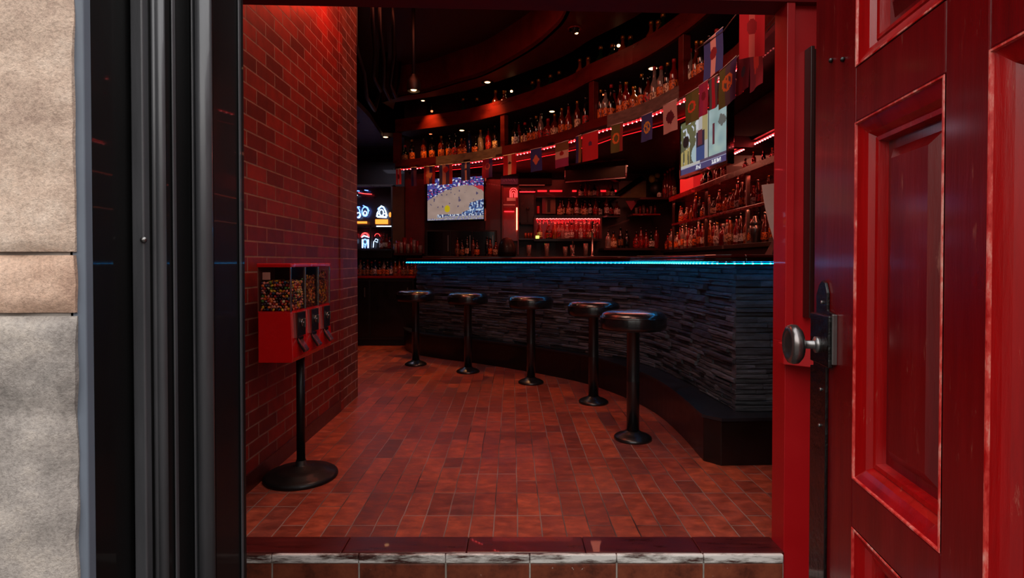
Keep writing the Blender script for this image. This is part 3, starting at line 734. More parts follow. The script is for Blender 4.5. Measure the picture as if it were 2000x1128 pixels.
# ------------------------------------------------------------------ overhead shelf
osf = thing('overhead_shelf', 'curved overhead shelf with red underside lights, carrying a row of bottles', 'shelf', (0.6, 5.0, ZF)); oo = (0.6, 5.0, ZF)
SR = resample(SHELF, 0.10)
ZT = 2.295
m = MB(); m.sweep(SR, offset(SR, 0.028), ZF, ZF+0.108)
o = m.build('fascia', ['fascia_red', 'fascia_wood'], osf, oo)
for p in o.data.polygons:
    c = p.center; x, y = c.x+oo[0], c.y+oo[1]; pxx = 1000+F*x/y
    if 850 < pxx < 975 or 1185 < pxx < 1330: p.material_index = 1
m = MB(); m.sweep(offset(SR, 0.029), offset(SR, 0.49), ZT-0.03, ZT); m.build('shelf_board', 'shelf_dark', osf, oo)
for px in (777, 985, 1159, 1335):
    p, t = at_px(SHELF, px, 0.035); m = MB(); w = 0.032 if px > 800 else 0.045
    m.box(p.x-w, p.x+w, p.y-0.03, p.y+0.03, ZT, 2.675, rz=math.atan2(t.y, t.x)); m.build('post', 'fascia_red', osf, oo, bevel=0.002)
m = MB(); SRL = [p for p in SR if (p[0]/p[1])*F < 452 and p[1] > 2.9]; lc = offset(SRL, 0.04); m.tube([(x, y, ZF-0.004) for x, y in lc], 0.0035, 6); a = m.build('light_strip', 'led_red', osf, oo)
m = MB()
for x, y in resample(lc, 0.05): m.box(x-.004, x+.004, y-.004, y+.004, ZF-0.0125, ZF-0.004)
b = m.build('led_dot', 'led_dot_red', a); b['kind'] = 'stuff'
for v in b.data.vertices: v.co -= Vector(oo)
m = MB(); lc2 = offset(SRL, 0.30)[4:-5]; m.tube([(x, y, ZF-0.01) for x, y in lc2], 0.0030, 6); m.build('light_strip', 'led_red_dim', osf, oo)
m = MB(); m.tube([(x, y, ZF-0.006) for x, y in offset(SR, -0.012)], 0.003, 6); m.build('wire', 'steel', osf, oo)

usf = thing('upper_shelf', 'dark red curved shelf band just below the ceiling ring', 'shelf', (0.6, 5.0, 2.68)); ou = (0.6, 5.0, 2.68)
m = MB(); m.sweep(SR, offset(SR, 0.03), 2.68, 2.835); m.build('fascia', 'fascia_red', usf, ou)
m = MB(); m.sweep(offset(SR, 0.031), offset(SR, 0.49), 2.68, 2.71); m.build('shelf_board', 'ceil_grey', usf, ou)

# ------------------------------------------------------------------ bottles
def glass_mat(name, c, trans=0.0, rough=0.08):
    return pm(name, c, rough, 0, coat=0.5, trans=trans)
GL = {'dark': glass_mat('black glass', '0d0908'), 'amber': glass_mat('amber glass', '5a1c08', .25), 'red': glass_mat('red glass', '7a0a08', .3),
      'clear': glass_mat('clear glass', 'c8b4a8', .75, 0.05), 'green': glass_mat('green glass', '15301a', .25), 'blue': glass_mat('blue glass', '16305a', .3), 'gold': glass_mat('golden liquor glass', '9a4a12', .35)}
def label_mat(name, c, c2):
    t = NT(name); n = t.noise(t.coords(60, 60, 40), 1.3, 2, .5)
    t.base(t.ramp(n, [(0.50, hexc(c)), (0.54, hexc(c2))])); t.b.inputs['Roughness'].default_value = .5; return t.m
LB = {'orange': label_mat('orange label', 'd2691e', '5a1408'), 'cream': label_mat('cream label', 'd6bd98', '6a3a22'), 'white': label_mat('white label', 'd8d4cc', '70504a'),
      'red': label_mat('red label', 'b01512', '30100c'), 'brown': label_mat('brown label', '8a5630', '2a120a')}
CP = {'black': 'gloss_black', 'gold': pm('gold foil', 'a87a30', .3, .8), 'red': pm('red cap', '9a1010', .35), 'white': pm('white cap', 'c8c4bc', .4), 'silver': 'chrome'}
SHAPES = {  # profile, label z0, z1, label radius, cap z, cap radius
 'tall': ([(0.0, 0), (0.034, 0), (0.037, .006), (0.037, .165), (0.034, .185), (0.019, .212), (0.0145, .225), (0.0135, .272), (0.0, .272)], .04, .125, .0375, .262, .0155, .290),
 'squat': ([(0.0, 0), (0.044, 0), (0.048, .008), (0.048, .11), (0.042, .135), (0.020, .158), (0.0155, .168), (0.0155, .205), (0, .205)], .022, .100, .0485, .198, .018, .228),
 'slim': ([(0.0, 0), (0.028, 0), (0.031, .006), (0.031, .18), (0.026, .205), (0.014, .235), (0.0125, .285), (0, .285)], .045, .13, .0315, .275, .014, .305),
 'flask': ([(0.0, 0), (0.040, 0), (0.044, .01), (0.042, .12), (0.034, .155), (0.022, .175), (0.014, .19), (0.0135, .235), (0, .235)], .03, .11, .0445, .228, .0165, .255),
 'long': ([(0.0, 0), (0.035, 0), (0.0365, .005), (0.0365, .14), (0.030, .175), (0.017, .21), (0.0135, .24), (0.0132, .30), (0, .30)], .03, .105, .037, .285, .0145, .315)}
MESH = {}
def bottle(shape, glass, lab, cap, loc, label, group, scale=1.0, rot=None, name='bottle', parts=True):
    pr, l0, l1, lr, cz, cr, ct = SHAPES[shape]
    kb = ('b', shape, glass)
    if kb not in MESH: MESH[kb] = MB().lathe(pr, n=16).mesh('bottle', GL[glass])
    o = bpy.data.objects.new(name, MESH[kb]); COL.objects.link(o); o.location = loc; o.scale = (scale,)*3
    o.rotation_euler = (0, 0, rot if rot is not None else random.uniform(0, 6.28))
    tag(o, label, 'bottle', group)
    if lab:
        kl = ('l', shape, lab)
        if kl not in MESH: MESH[kl] = MB().lathe([(lr, l0), (lr+.0003, l0+.001), (lr+.0003, l1-.001), (lr, l1)], n=16, cap=False).mesh('bottle_label', LB[lab])
        c = bpy.data.objects.new('bottle_label', MESH[kl]); COL.objects.link(c); c.parent = o
    kc_ = ('c', shape, cap)
    if kc_ not in MESH: MESH[kc_] = MB().lathe([(cr, cz), (cr, ct-.003), (cr-.002, ct), (0, ct)], n=12).mesh('cap', CP[cap])
    c = bpy.data.objects.new('cap', MESH[kc_]); COL.objects.link(c); c.parent = o
    return o
def bname(g, l):
    gn = {'dark': 'dark', 'amber': 'amber', 'red': 'red', 'clear': 'clear', 'green': 'green', 'blue': 'blue', 'gold': 'golden'}[g]
    return f'{gn} bottle with {l} label' if l else f'{gn} unlabelled bottle'
rb = random.Random(21)
SECT = [('left bay', [792, 805, 828, 844, 862, 877, 889, 902, 908, 917, 929, 939, 954, 967]),
        ('second bay', [1006, 1013, 1025, 1036, 1047, 1056, 1070, 1083, 1097, 1110, 1127, 1143]),
        ('third bay', [1173, 1182, 1193, 1199, 1211, 1222, 1237, 1252, 1265, 1277, 1290, 1303, 1315]),
        ('rightmost bay', [1346, 1359, 1369, 1384, 1398])]
spec = {889: ('slim', 'dark', 'red'), 902: ('squat', 'amber', 'orange'), 908: ('squat', 'amber', 'orange'), 917: ('slim', 'blue', None), 929: ('squat', 'dark', 'orange'), 939: ('tall', 'clear', None),
        954: ('tall', 'red', 'red'), 967: ('slim', 'dark', 'cream'), 792: ('squat', 'dark', 'brown'), 805: ('tall', 'dark', 'orange'), 828: ('tall', 'amber', 'orange'), 844: ('tall', 'dark', 'orange'), 862: ('tall', 'amber', 'orange'), 877: ('tall', 'dark', 'orange'),
        1006: ('tall', 'dark', 'white'), 1013: ('slim', 'red', None), 1070: ('squat', 'red', 'red'), 1083: ('flask', 'amber', 'cream'), 1237: ('squat', 'gold', 'orange')}
for place, xs_ in SECT:
    for k, px in enumerate(xs_):
        sh, g, l = spec.get(px, (rb.choice(['tall', 'tall', 'flask', 'long', 'slim']), rb.choice(['dark', 'amber', 'red', 'dark', 'clear']), rb.choice(['orange', 'orange', 'red', 'cream', 'orange'])))
        p, t = at_px(SHELF, px, 0.075+0.07*(k % 2 if (px-xs_[k-1] if k else 99) < 9 else 0))
        bottle(sh, g, l, rb.choice(['black', 'gold', 'red', 'black']), (p.x, p.y, ZT), f'{bname(g, l)}, {ORD[k]} from left in the overhead shelf, {place}', 'bottles on the overhead shelf', 1.0)
# downlights -------------------------------------------------------------
def downlight(px, py, z, label, mat='lamp_warm', r=0.045, power=6, color=WARM, aim=None, spotsz=1.9, ring='chrome'):
    p = PZ(px, py, z); t = thing('recessed_downlight', label, 'ceiling light', (p.x, p.y, z), 0, 'recessed downlights')
    MB().lathe([(r, 0), (r*1.35, -0.001), (r*1.4, -0.005), (r*1.3, -0.008), (r, -0.006)], n=28, cap=False).build('trim_ring', ring, t)
    MB().lathe([(r*0.98, -0.001), (r*0.72, -0.004)], n=24, cap=False).build('reflector', 'khaki', t)
    MB().lathe([(r*0.62, -0.004), (r*0.5, -0.007), (0, -0.009)], n=24, cap=False).build('lens', mat, t)
    if power:
        l = add_light('SPOT', 'downlight_lamp', (p.x, p.y, z-0.02), power, color, 0.03, spot=spotsz, blend=0.8); l.parent = t; l.location = (0, 0, -0.02)
    return t
R_ = 'gloss_black'
downlight(952, 160, 3.05, 'round downlight in the middle of the dark red ceiling ring', power=14, r=.05, ring=R_)
downlight(826, 196, 3.05, 'small downlight in the ceiling ring right of the hanging lamp', power=10, r=.035, ring=R_)
downlight(902, 254, 2.68, 'oval downlight over the bottles left of the second post', power=4, ring=R_)
downlight(841, 261, 2.68, 'dim downlight over the leftmost overhead bottles', 'lamp_red', r=.03, power=2, ring=R_)
downlight(1078, 217, 2.68, 'round downlight over bottles between the second and third posts', power=4, ring=R_)
downlight(1177, 184, 2.68, 'red downlight just right of the third post', 'lamp_red', r=.03, power=3, color=RED, ring=R_)
downlight(1275, 133, 2.68, 'brightest white downlight over the bottles right of the third post', power=6, r=.055, color=(1, .75, .55), ring=R_)
downlight(753, 267, 2.70, 'orange downlight in the grey rear ceiling left of the shelf', power=3, r=.05, ring=R_)
downlight(691, 237, 2.70, 'white downlight at the edge of the brick wall, rear ceiling', 'lamp_white', r=.05, power=4, color=(.8, .85, 1), ring=R_)
e = PZ(1122, 55, 3.05); t = thing('eyeball_spotlight', 'round eyeball spotlight with dark bowl in the ceiling ring near the top', 'ceiling light', (e.x, e.y, 3.05))
MB().lathe([(0.055, 0.0), (0.062, -0.004), (0.058, -0.012), (0.046, -0.010)], n=32, cap=False).build('trim_ring', 'shelf_red', t)
MB().lathe([(0.047, -0.004), (0.042, -0.022), (0.026, -0.038), (0, -0.044)], n=28, cap=False).build('eyeball', 'gloss_black', t)
MB().lathe([(0.016, -0.041), (0.012, -0.046), (0, -0.048)], (0.018, 0.01, 0.003), n=16, cap=False).build('lamp', 'lamp_warm', t)
for (px, py, lab) in ((999, 178, 'tiny lamp glinting in the dark recess above the second post'), (844, 217, 'tiny orange lamp in the dark recess near the left end'), (1207, 89, 'small amber lamp in the dark recess among the stored bottles')):
    p = at_px(SHELF, px, 0.2)[0]; z = P(px, py, p.y).z; t = thing('accent_lamp', lab, 'lamp', (p.x, p.y, z))
    MB().lathe([(0, -0.015), (0.012, -0.010), (0.016, 0), (0.010, 0.012), (0, 0.015)], n=12).build('bulb', 'lamp_warm' if px > 900 else 'lamp_red', t)
    MB().lathe([(0.012, 0.008), (0.014, 0.03), (0.006, 3.05-z)], n=10).build('holder', 'black', t)
# orange glow lamps that wash the upper band
for px in (835, 952):
    p = at_px(SHELF, px, -0.10)[0]
    add_light('SPOT', 'band_wash_lamp', (p.x, p.y, 3.03), 60, (1, .38, .08), 0.02, spot=1.3, blend=0.9)
# hanging lamp
lp = P(808, 178, 5.0); t = thing('pendant_lamp', 'dark pendant lamp on a long black rod at the upper left', 'pendant lamp', (lp.x, 5.0, lp.z))
MB().lathe([(0.055, 0.0), (0.060, 0.02), (0.060, 0.07), (0.050, 0.10), (0.028, 0.13), (0.018, 0.15)], n=28, cap=False).build('shade', 'black', t)
MB().lathe([(0.016, 0.14), (0.016, 3.40-lp.z)], n=12).build('rod', 'black', t)
MB().lathe([(0.0, 0.002), (0.022, 0.006), (0.030, 0.02), (0.02, 0.05)], n=20, cap=False).build('bulb', 'lamp_warm', t)
l = add_light('SPOT', 'pendant_bulb_light', (0, 0, -0.01), 14, WARM, 0.03, spot=1.7, blend=0.7); l.parent = t
# ceiling hoses
for k, (a, b, yy, w) in enumerate((((727, 40), (729, 150), 4.6, .018), ((742, 60), (749, 170), 4.7, .016), ((768, 50), (762, 165), 4.9, .016), ((694, 88), (716, 190), 4.5, .02))):
    p = P(*a, yy); q = P(*b, yy+0.6); m = MB()
    m.tube([(p.x, p.y, 3.39), (p.x, p.y, p.z), ((p.x+q.x)/2+.02, (p.y+q.y)/2, (p.z+q.z)/2), (q.x, q.y, q.z), (q.x-0.05, q.y+0.5, q.z+0.02), (q.x-0.1, q.y+0.9, q.z+.3), (q.x-.1, q.y+1.0, 3.39)], w, 10)
    o = m.build('ceiling_cable', 'black', origin=tuple(p)); tag(o, ['straight black cable hanging from the dark ceiling, second from left', 'curved black cable hanging from the ceiling, third from left', 'black cable hanging nearest the pendant lamp rod', 'leftmost sagging black cable beside the brick wall edge'][k], 'cable', 'ceiling cables')
# dim objects stored in the upper recess
up = [(1470/1, 0)]
rb = random.Random(4)
UPX = [(905, 'green'), (932, 'dark'), (968, 'amber'), (985, 'amber'), (1040, 'green'), (1052, 'amber'), (1075, 'green'), (1092, 'dark'), (1132, 'gold'), (1148, 'gold'), (1172, 'green'), (1195, 'green'), (1215, 'gold'), (1230, 'green'), (1270, 'gold'), (1284, 'gold'), (1293, 'green')]
for k, (px, g) in enumerate(UPX):
    p, t = at_px(SHELF, px, 0.10); l = rb.choice(['orange', 'cream', 'brown'])
    bottle(rb.choice(['squat', 'flask', 'squat']), g, l, 'gold', (p.x, p.y, 2.71), f'dim {bname(g, l)}, {ORD[k]} from left in the recess under the ceiling', 'bottles in the upper recess', 1.15)

# ------------------------------------------------------------------ patterned grids (flags, screens)
def grid(name, mat, W, H, nx, ny, fn, parent=None, wave=0.0, seed=0, loc=(0, 0, 0)):
    """upright grid in local xz, x to the right seen from -y, pattern from fn(u, v)"""
    vs = []; fs = []
    for j in range(ny+1):
        for i in range(nx+1):
            u, v = i/nx, j/ny
            vs.append((W*u, wave*math.sin(u*7+seed)*(1.1-v)+wave*.5*math.sin(v*5+seed*2), H*v))
    for j in range(ny):
        for i in range(nx): a = j*(nx+1)+i; fs.append((a, a+1, a+nx+2, a+nx+1))
    me = bpy.data.meshes.new(name); me.from_pydata(vs, [], fs); me.materials.append(M[mat])
    at = me.color_attributes.new('pattern', 'FLOAT_COLOR', 'CORNER'); k = 0
    cols_ = []
    for j in range(ny):
        for i in range(nx): c = fn((i+.5)/nx, (j+.5)/ny); cols_ += [c[0], c[1], c[2], 1.0]*4
    at.data.foreach_set('color', cols_)
    o = bpy.data.objects.new(name, me); COL.objects.link(o); o.location = loc
    if parent is not None: o.parent = parent
    return o
import mathutils
def nz(x, y, s=0): return mathutils.noise.noise(Vector((x, y, s)))
def hx(*a): return [hexc(x) for x in a]
def stripes(vert, cols_, emb=None, embc=None, ring=False, ex=.5, ey=.5, er=.16, asp=1.5, seed=0):
    cols_ = hx(*cols_); embc = hexc(embc) if embc else None
    def f(u, v):
        t = u if vert else 1-v
        c = cols_[min(len(cols_)-1, int(t*len(cols_)))]
        if embc:
            du = (u-ex); dv = (v-ey)*asp; r = math.hypot(du, dv)
            if emb == 'diamond': r = abs(du)+abs(dv)*.8
            if emb == 'blot': r = r*(1+.5*nz(u*6, v*6, seed+3))
            if emb == 'letters':
                if abs(r-er) < .05 or (abs(du) < .045 and abs(dv) < er) or (abs(dv+du*.7) < .05 and r < er*1.3): return embc
                return c
            if ring:
                if er*.62 < r < er: return embc
            elif r < er: return embc
        return c
    return f
FL = [ # px range, bottom row, pattern, description
 (774, 784, 360, stripes(True, ['c02030', 'd89a90', 'c02030'], 'blot', '7a1420', er=.25), 'small pink and red flag with a dark blot, leftmost on the string'),
 (803, 814, 363, stripes(True, ['3a2a60', '5a2050']), 'narrow dark purple flag, second on the string'),
 (828, 850, 359, stripes(True, ['b02028', 'd07058', '40356e', 'b02028'], 'blot', 'e08a60', er=.22, seed=2), 'red and violet flag with orange shape over the left edge of the television'),
 (858, 884, 360, stripes(True, ['40427e', 'cf8c80', '54406e', 'c02434'], 'blot', 'd03028', ey=.75, er=.2, seed=5), 'flag with pink centre band and red right border over the television'),
 (901, 919, 352, stripes(True, ['2e3a80', '2e3a80', 'e0a898', '2e3a80', '2e3a80'], 'dot', '502050', ey=.62, er=.10), 'blue flag with pale centre band over the television'),
 (942, 962, 347, stripes(True, ['b02040', 'a02858', '50347e'], 'dot', 'd06060', ring=True, ey=.6, er=.26), 'crimson and purple flag with ring emblem right of the television'),
 (983, 1008, 341, stripes(True, ['c81828', 'e0b09c', 'c81828'], 'dot', '40101a', ey=.58, er=.13, asp=2), 'red flag with pale centre band and dark oval above the blue plaque'),
 (1036, 1058, 334, stripes(True, ['3a3f8c', '3a3f8c'], 'diamond', 'e08060', er=.3), 'blue flag with an orange diamond emblem'),
 (1084, 1110, 326, stripes(False, ['7a5a34', 'd8b0a0', 'a03468'], 'dot', 'a02020', er=.14, ey=.55), 'flag with brown, cream and magenta bands and a small red dot'),
 (1124, 1135, 318, stripes(True, ['30306e', '8a6030']), 'narrow dark blue and ochre flag left of a red flag'),
 (1137, 1168, 313, stripes(True, ['c0202c', 'c8202c'], 'dot', '5a2a50', ring=False, er=.12, ey=.6), 'crimson flag with one small dark oval emblem'),
 (1193, 1216, 297, stripes(True, ['5c5a28', '5c5a28', '5c5a28', '8c2a28'], 'dot', 'd8722c', ring=True, ex=.42, er=.30), 'olive flag with an orange ring emblem, the left one of two alike'),
 (1252, 1273, 275, stripes(True, ['38407e', '38407e'], 'letters', 'd0a040', er=.28), 'blue flag with yellow looped emblem'),
 (1294, 1321, 258, stripes(True, ['c09a94', 'c09a94'], 'blot', '5a1028', er=.30, seed=3), 'pinkish white flag with a dark red blot'),
 (1337, 1363, 239, stripes(True, ['5a6430', '6a6a34'], 'dot', 'e0502c', ring=True, er=.28), 'olive green flag with a red orange ring just left of the tilted television top'),
 (1363, 1381, 226, stripes(True, ['a02a60', 'b03058'], 'dot', '7a1030', ey=.6, er=.2), 'magenta flag above the tilted television'),
 (1383, 1400, 212, stripes(True, ['5a5a60', 'c01838', '5a5a60']), 'grey flag with crimson centre band above the tilted television'),
 (1403, 1436, 204, stripes(True, ['6a7038', '5e5060', '503a70'], 'letters', 'e8803c', er=.26, ey=.55), 'green and purple flag with an orange circle and letter-like emblem'),
 (1437, 1461, 180, stripes(True, ['7a1428', '6a1428'], 'dot', '3a3848', er=.2), 'dark red flag under the big red and white flag'),
 (1462, 1486, 172, stripes(True, ['701430', '8a1830'], 'blot', 'c8302c', er=.26, seed=8), 'dark red flag with a bright blotch, rightmost of the string'),
]
flag_string = MB(); fsc = offset(SR, -0.035); flag_string.tube([(x, y, ZF-0.008) for x, y in fsc], 0.002, 5)
o = flag_string.build('bunting_string', 'steel', origin=(fsc[0][0], fsc[0][1], ZF)); tag(o, 'thin cord along the overhead shelf that carries the small flags', 'string')
def flag(pL, pR, zt, zb, fn, label, seed, n=20):
    d = pR-pL; W = d.length; H = zt-zb
    t = thing('flag', label, 'flag', (pL.x, pL.y, zb), math.atan2(d.y, d.x), 'hanging flags')
    f = grid('flag_cloth', 'flag', W, H, n, int(n*1.6), fn, t, wave=0.004, seed=seed)
    for p in f.data.polygons: p.use_smooth = True
    m = MB(); m.tube([(0, 0, H), (W, 0, H)], 0.0028, 6); m.build('hem', 'white_sheet', t)
for k, (a, b, yb, fn, lab) in enumerate(FL):
    pL, _ = at_px(SHELF, a, -0.040-.012*(k % 2)); pR, _ = at_px(SHELF, b, -0.040-.012*(k % 2)); Ym = (pL.y+pR.y)/2
    flag(pL, pR, ZF-0.010, P((a+b)/2, yb, Ym).z, fn, lab, k)
# two larger flags on their own cord
pL = P(1375, 85, 3.15); pR = P(1412, 62, 2.93); flag(Vector(pL[:2]), Vector(pR[:2]), pL.z, P(1393, 148, 3.05).z, stripes(True, ['38468c', '38468c', 'e0a8a0', 'e0a8a0', '38468c', '38468c'], 'dot', '8a1420', er=.19, asp=1.3, ey=.55), 'large blue flag with pink centre band and red oval, left of the biggest red flag', 31, 26)
qL = P(1444, 20, 2.75); qR = P(1494, 16, 2.70); flag(Vector(qL[:2]), Vector(qR[:2]), qL.z, P(1469, 111, 2.72).z, stripes(True, ['d01428', 'd01428', 'd01428', 'e07068', 'e07068', 'd01428', 'd01428', 'd01428'], 'dot', 'a01020', er=.20, asp=1.2, ey=.62), 'biggest red flag with pale centre band, near the top right of the doorway', 33, 26)
m = MB(); m.tube([(pL.x-.02, pL.y+.1, pL.z), tuple(pR), tuple(qL), tuple(qR), (qR.x+.25, qR.y-.1, qR.z+.02)], 0.003, 6); o = m.build('bunting_string', 'steel', origin=tuple(pL)); tag(o, 'pale cord holding the two large flags at the upper right', 'string')
a = P(1522, 100, 2.9); b = P(1545, 100, 2.85); flag(Vector(a[:2]), Vector(b[:2]), a.z+.02, P(1525, 155, 2.9).z, stripes(True, ['2a3a70', '30306e']), 'dark blue flag cut off by the red jamb at the right', 35, 10)

# ------------------------------------------------------------------ televisions
def tv(name, L, R, zb, H, label, fn, nx, ny, off=False, tilt=0, arm=.20):
    d = Vector((R[0]-L[0], R[1]-L[1])); W = d.length
    t = thing(name, label, 'television', (L[0], L[1], zb), math.atan2(d.y, d.x)); t.rotation_euler.x = tilt
    b = 0.014
    m = MB(); m.box(-b, W+b, 0.004, 0.045, -b*1.6, H+b); m.box(W*.25, W*.75, .045, .075, H*.2, H*.8); m.build('housing', 'gloss_black', t, bevel=0.004)
    m = MB(); m.box(-b, 0.0, -0.006, 0.004, -b*1.6, H+b); m.box(W, W+b, -0.006, 0.004, -b*1.6, H+b); m.box(0, W, -0.006, 0.004, -b*1.6, 0); m.box(0, W, -0.006, 0.004, H, H+b); m.build('bezel', 'gloss_black', t)
    if off: m = MB(); m.box(0, W, -0.001, 0.004, 0, H); m.build('screen', 'screen_off', t)
    else: grid('screen', 'screen', W, H, nx, ny, fn, t)
    m = MB(); m.box(W*.45, W*.55, .075, arm, H*.4, H*.6); m.build('wall_bracket', 'black', t)
    return t
def court(u, v):
    n = nz(u*9, v*9, 1); edge = .74+.10*math.sin(u*3.4-.4)-.22*(1-u)**2+.03*nz(u*14, 0, 5)
    if v < .045+.05*(u > .3): 
        return (.30+.3*nz(u*50, v*40, 2), .28+.3*nz(u*50, v*40, 2), .34+.3*nz(u*50, v*40, 3))
    if .06 < v < .135 and u > .18:
        k = nz(u*42, v*9, 9)
        if k > .12: return (.75, .82, .9)
        return (.05, .08, .20)
    du, dv = (u-.36)*1.7, v-.27
    if math.hypot(du, dv) < .085: return (.55+.08*n, .40, .01)
    if v > edge:
        c = nz(u*30, v*30, 7); e = nz(u*22, v*26, 11)
        if e > .28: return (.7, .75, .85)
        if c > .3: return (.45, .04, .08)
        if c < -.25: return (.01, .01, .04)
        return (.06, .08+.05*e, .35+.2*e)
    if u > .80 and v > edge-.12*(u-.8)/.2: return (.5, .03, .04)
    if u > .74+.22*abs(v-.30) and v < .47-.35*(.98-u) or (u > .62 and v < .26-(.8-u)*.5):
        c = nz(u*32, v*20, 21)
        if c > .15: return (.55, .65, .75)
        if c < -.2: return (.03, .03, .10)
        return (.08, .16, .38)
    if nz(u*20, v*14, 31) > .48 and v > .3: return (.10, .08, .14)
    b = .33+.04*n; return (b*1.12, b*.80, b*.68)
L = P(835, 431, 7.0); R = P(945, 427, 6.72)
tv('television', L, R, (L.z+R.z)/2, 0.52, 'lit television showing a ball game court and blue crowd, behind the flags', court, 150, 96, arm=.47)
def news(u, v):
    if v < .13:
        if .025 < v < .10 and ((.36 < u < .47) or (.70 < u < .88)) and nz(u*60, v*14, 3) > -.15: return (.75, .75, .8)
        if v > .11: return (.35, .35, .5)
        return (.07, .06, .16)
    if v < .17: return (.5, .48, .45) if u < .45 else (.10, .07, .12)
    if u < .36:
        if math.hypot((u-.12)*1.5, v-.62) < .11: return (.01, .01, .01)
        if v < .45+.3*(u-.05) and u < .22 and nz(u*20, v*3, 4) > -.1: return (.42, .33, .12)
        if math.hypot((u-.36)*1.6, v-.32) < .17: return (.38, .50, .55)
        if nz(u*18, v*10, 6) > .3: return (.55, .6, .7)
        return (.08+.05*v, .08+.06*v, .06)
    if u < .62:
        if .36 < u < .42 and v > .75: return (.6, .62, .65)
        if abs(u-.45) < .05 and .45 < v < .72: return (.12, .03, .04)
        if abs(u-.46) < .09 and v < .70: return (.04, .07, .20) if v < .42 else (.02, .02, .04)
        if u > .50 and v > .5: return (.38, .32, .15)
        return (.45, .43, .42)
    if abs(u-.74) < .022 and .36 < v < .72: return (.10, .02, .03)
    if math.hypot(u-.90, (v-.72)*.8) < .07+.03*nz(u*20, v*20, 1): return (.12, .13, .12)
    if abs(u-.63) < .008: return (.03, .03, .03)
    n = nz(u*7, v*6, 12); return (.30+.12*n, .42+.12*n, .42+.16*n*v)
L2 = P(1330, 344, 4.4); R2 = P(1420, 313, 3.72)
tv('television', L2, R2, (L2.z+R2.z)/2, 0.405, 'lit television at upper right showing bright pictures over a violet caption bar', news, 120, 80, arm=.62)
L3 = P(1105, 353, 6.6); R3 = P(1222, 345, 6.25)
t3 = tv('television', L3, R3, L3.z, 0.17, 'switched-off dark television with a shiny lower edge, behind the middle flags', None, 0, 0, off=True, arm=.85)
m = MB(); W3 = (Vector(R3[:2])-Vector(L3[:2])).length; m.box(0, W3, -0.012, -0.006, -0.022, -0.012); m.build('trim_edge', 'steel', t3)

# ------------------------------------------------------------------ back bar, rear wall
YW = 7.32
def pbox(name, mat, px0, px1, pyt, pyb, Y, depth, parent=None, origin=None, label=None, cat=None, bevel=0, group=None):
    a = P(px0, pyb, Y); b = P(px1, pyt, Y); m = MB(); org = origin or ((a.x+b.x)/2, Y, a.z)
    m.box(a.x, b.x, Y, Y+depth, a.z, b.z); o = m.build(name, mat, parent, org if origin is not None or parent is None else (0, 0, 0), bevel=bevel)
    if label: tag(o, label, cat, group)
    return o
# work counter behind the bar and cooler
wc = thing('back_counter', 'dark back counter along the rear wall, mostly hidden by the bar', 'counter', (0.1, 7.0, 0)); ow = (0.1, 7.0, 0)
m = MB(); m.box(-1.10, 1.70, 6.78, 7.31, 1.10, 1.13); m.build('worktop', 'shelf_dark', wc, ow, bevel=.003)
m = MB(); m.box(-1.08, 1.68, 6.84, 7.31, 0.0, 1.10); m.build('cabinet_body', 'black', wc, ow)
fr = thing('bottle_cooler', 'black glass-fronted bottle cooler under the ball game television', 'cooler', (-0.65, 7.1, 1.13)); of_ = (-0.65, 7.1, 1.13)
m = MB(); m.box(-1.10, -0.20, 7.08, 7.31, 1.13, 1.47); m.build('cabinet_body', 'black', fr, of_, bevel=.004)
for a, b in ((-1.08, -.79), (-.78, -.51), (-.50, -.22)):
    m = MB(); m.box(a, b, 7.06, 7.078, 1.15, 1.45); d = m.build('glass_door', 'gloss_black', fr, of_, bevel=.003)
    m = MB(); m.box(b-.03, b-.02, 7.045, 7.06, 1.2, 1.4); m.build('door_handle', 'steel', d, of_)
pan = pbox('wall_panel', 'wall_panel', 792, 829, 350, 498, 7.28, .035); struct(pan)
pan = pbox('wall_panel', 'wall_panel', 948, 978, 350, 498, 7.28, .035); struct(pan)
# niche with red light
nk = P(980, 497, 7.2); ni = thing('lit_niche', 'narrow niche glowing red with a bright vertical light strip at its right edge', 'niche', (nk.x, 7.2, 1.13)); on_ = (nk.x, 7.2, 1.13)
pbox('back_panel', 'shelf_red', 982, 1011, 366, 470, 7.28, .03, ni, on_)
for a, b in ((980, 982.5), (1011, 1013)): pbox('side_panel', 'wall_panel', a, b, 362, 497, 7.1, .2, ni, on_)
pbox('light_strip', em('orange red led', (1, .12, .06), 14), 1008.5, 1010.5, 405, 449, 7.08, .01, ni, on_)
pbox('light_strip', 'led_red', 985, 1004, 412, 413.5, 7.2, .01, ni, on_)
# arch sign in niche
def arch_pts(px, pyb, w, h, Y, n=12):
    pts = [P(px-w/2, pyb, Y)]
    for k in range(n+1):
        a = PI-PI*k/n; pts.append(P(px+w/2*math.cos(a), pyb-h+w/2-w/2*math.sin(a), Y))
    pts.append(P(px+w/2, pyb, Y)); return pts
ns = thing('neon_sign', 'small pink red arch-shaped neon sign high in the red niche', 'neon sign', tuple(P(1003, 386, 7.2))); o_ = tuple(P(1003, 386, 7.2))
for k, (w, h) in enumerate(((14, 18), (9, 14), (4, 9))): m = MB(); m.tube(arch_pts(1003, 385, w, h, 7.2), 0.005, 6); m.build('neon_tube', em('pink red neon', (1, .05, .1), 1.6) if k == 0 else 'neon_dim', ns, o_) if False else m.build('neon_tube', 'neon_red', ns, o_)
t = pbox('sign_board', 'white_sheet', 990, 1007, 386, 392, 7.18, .02, label='small pale horizontal sign under the pink arch in the niche', cat='sign')
t = pbox('striped_box', 'shelf_red', 983, 1006, 394, 405, 7.17, .06, label='dark red box with a pale stripe on the niche shelf', cat='box')
pbox('stripe', 'white_sheet', 983, 1006, 399, 400.5, 7.165, .004, t, t.location)
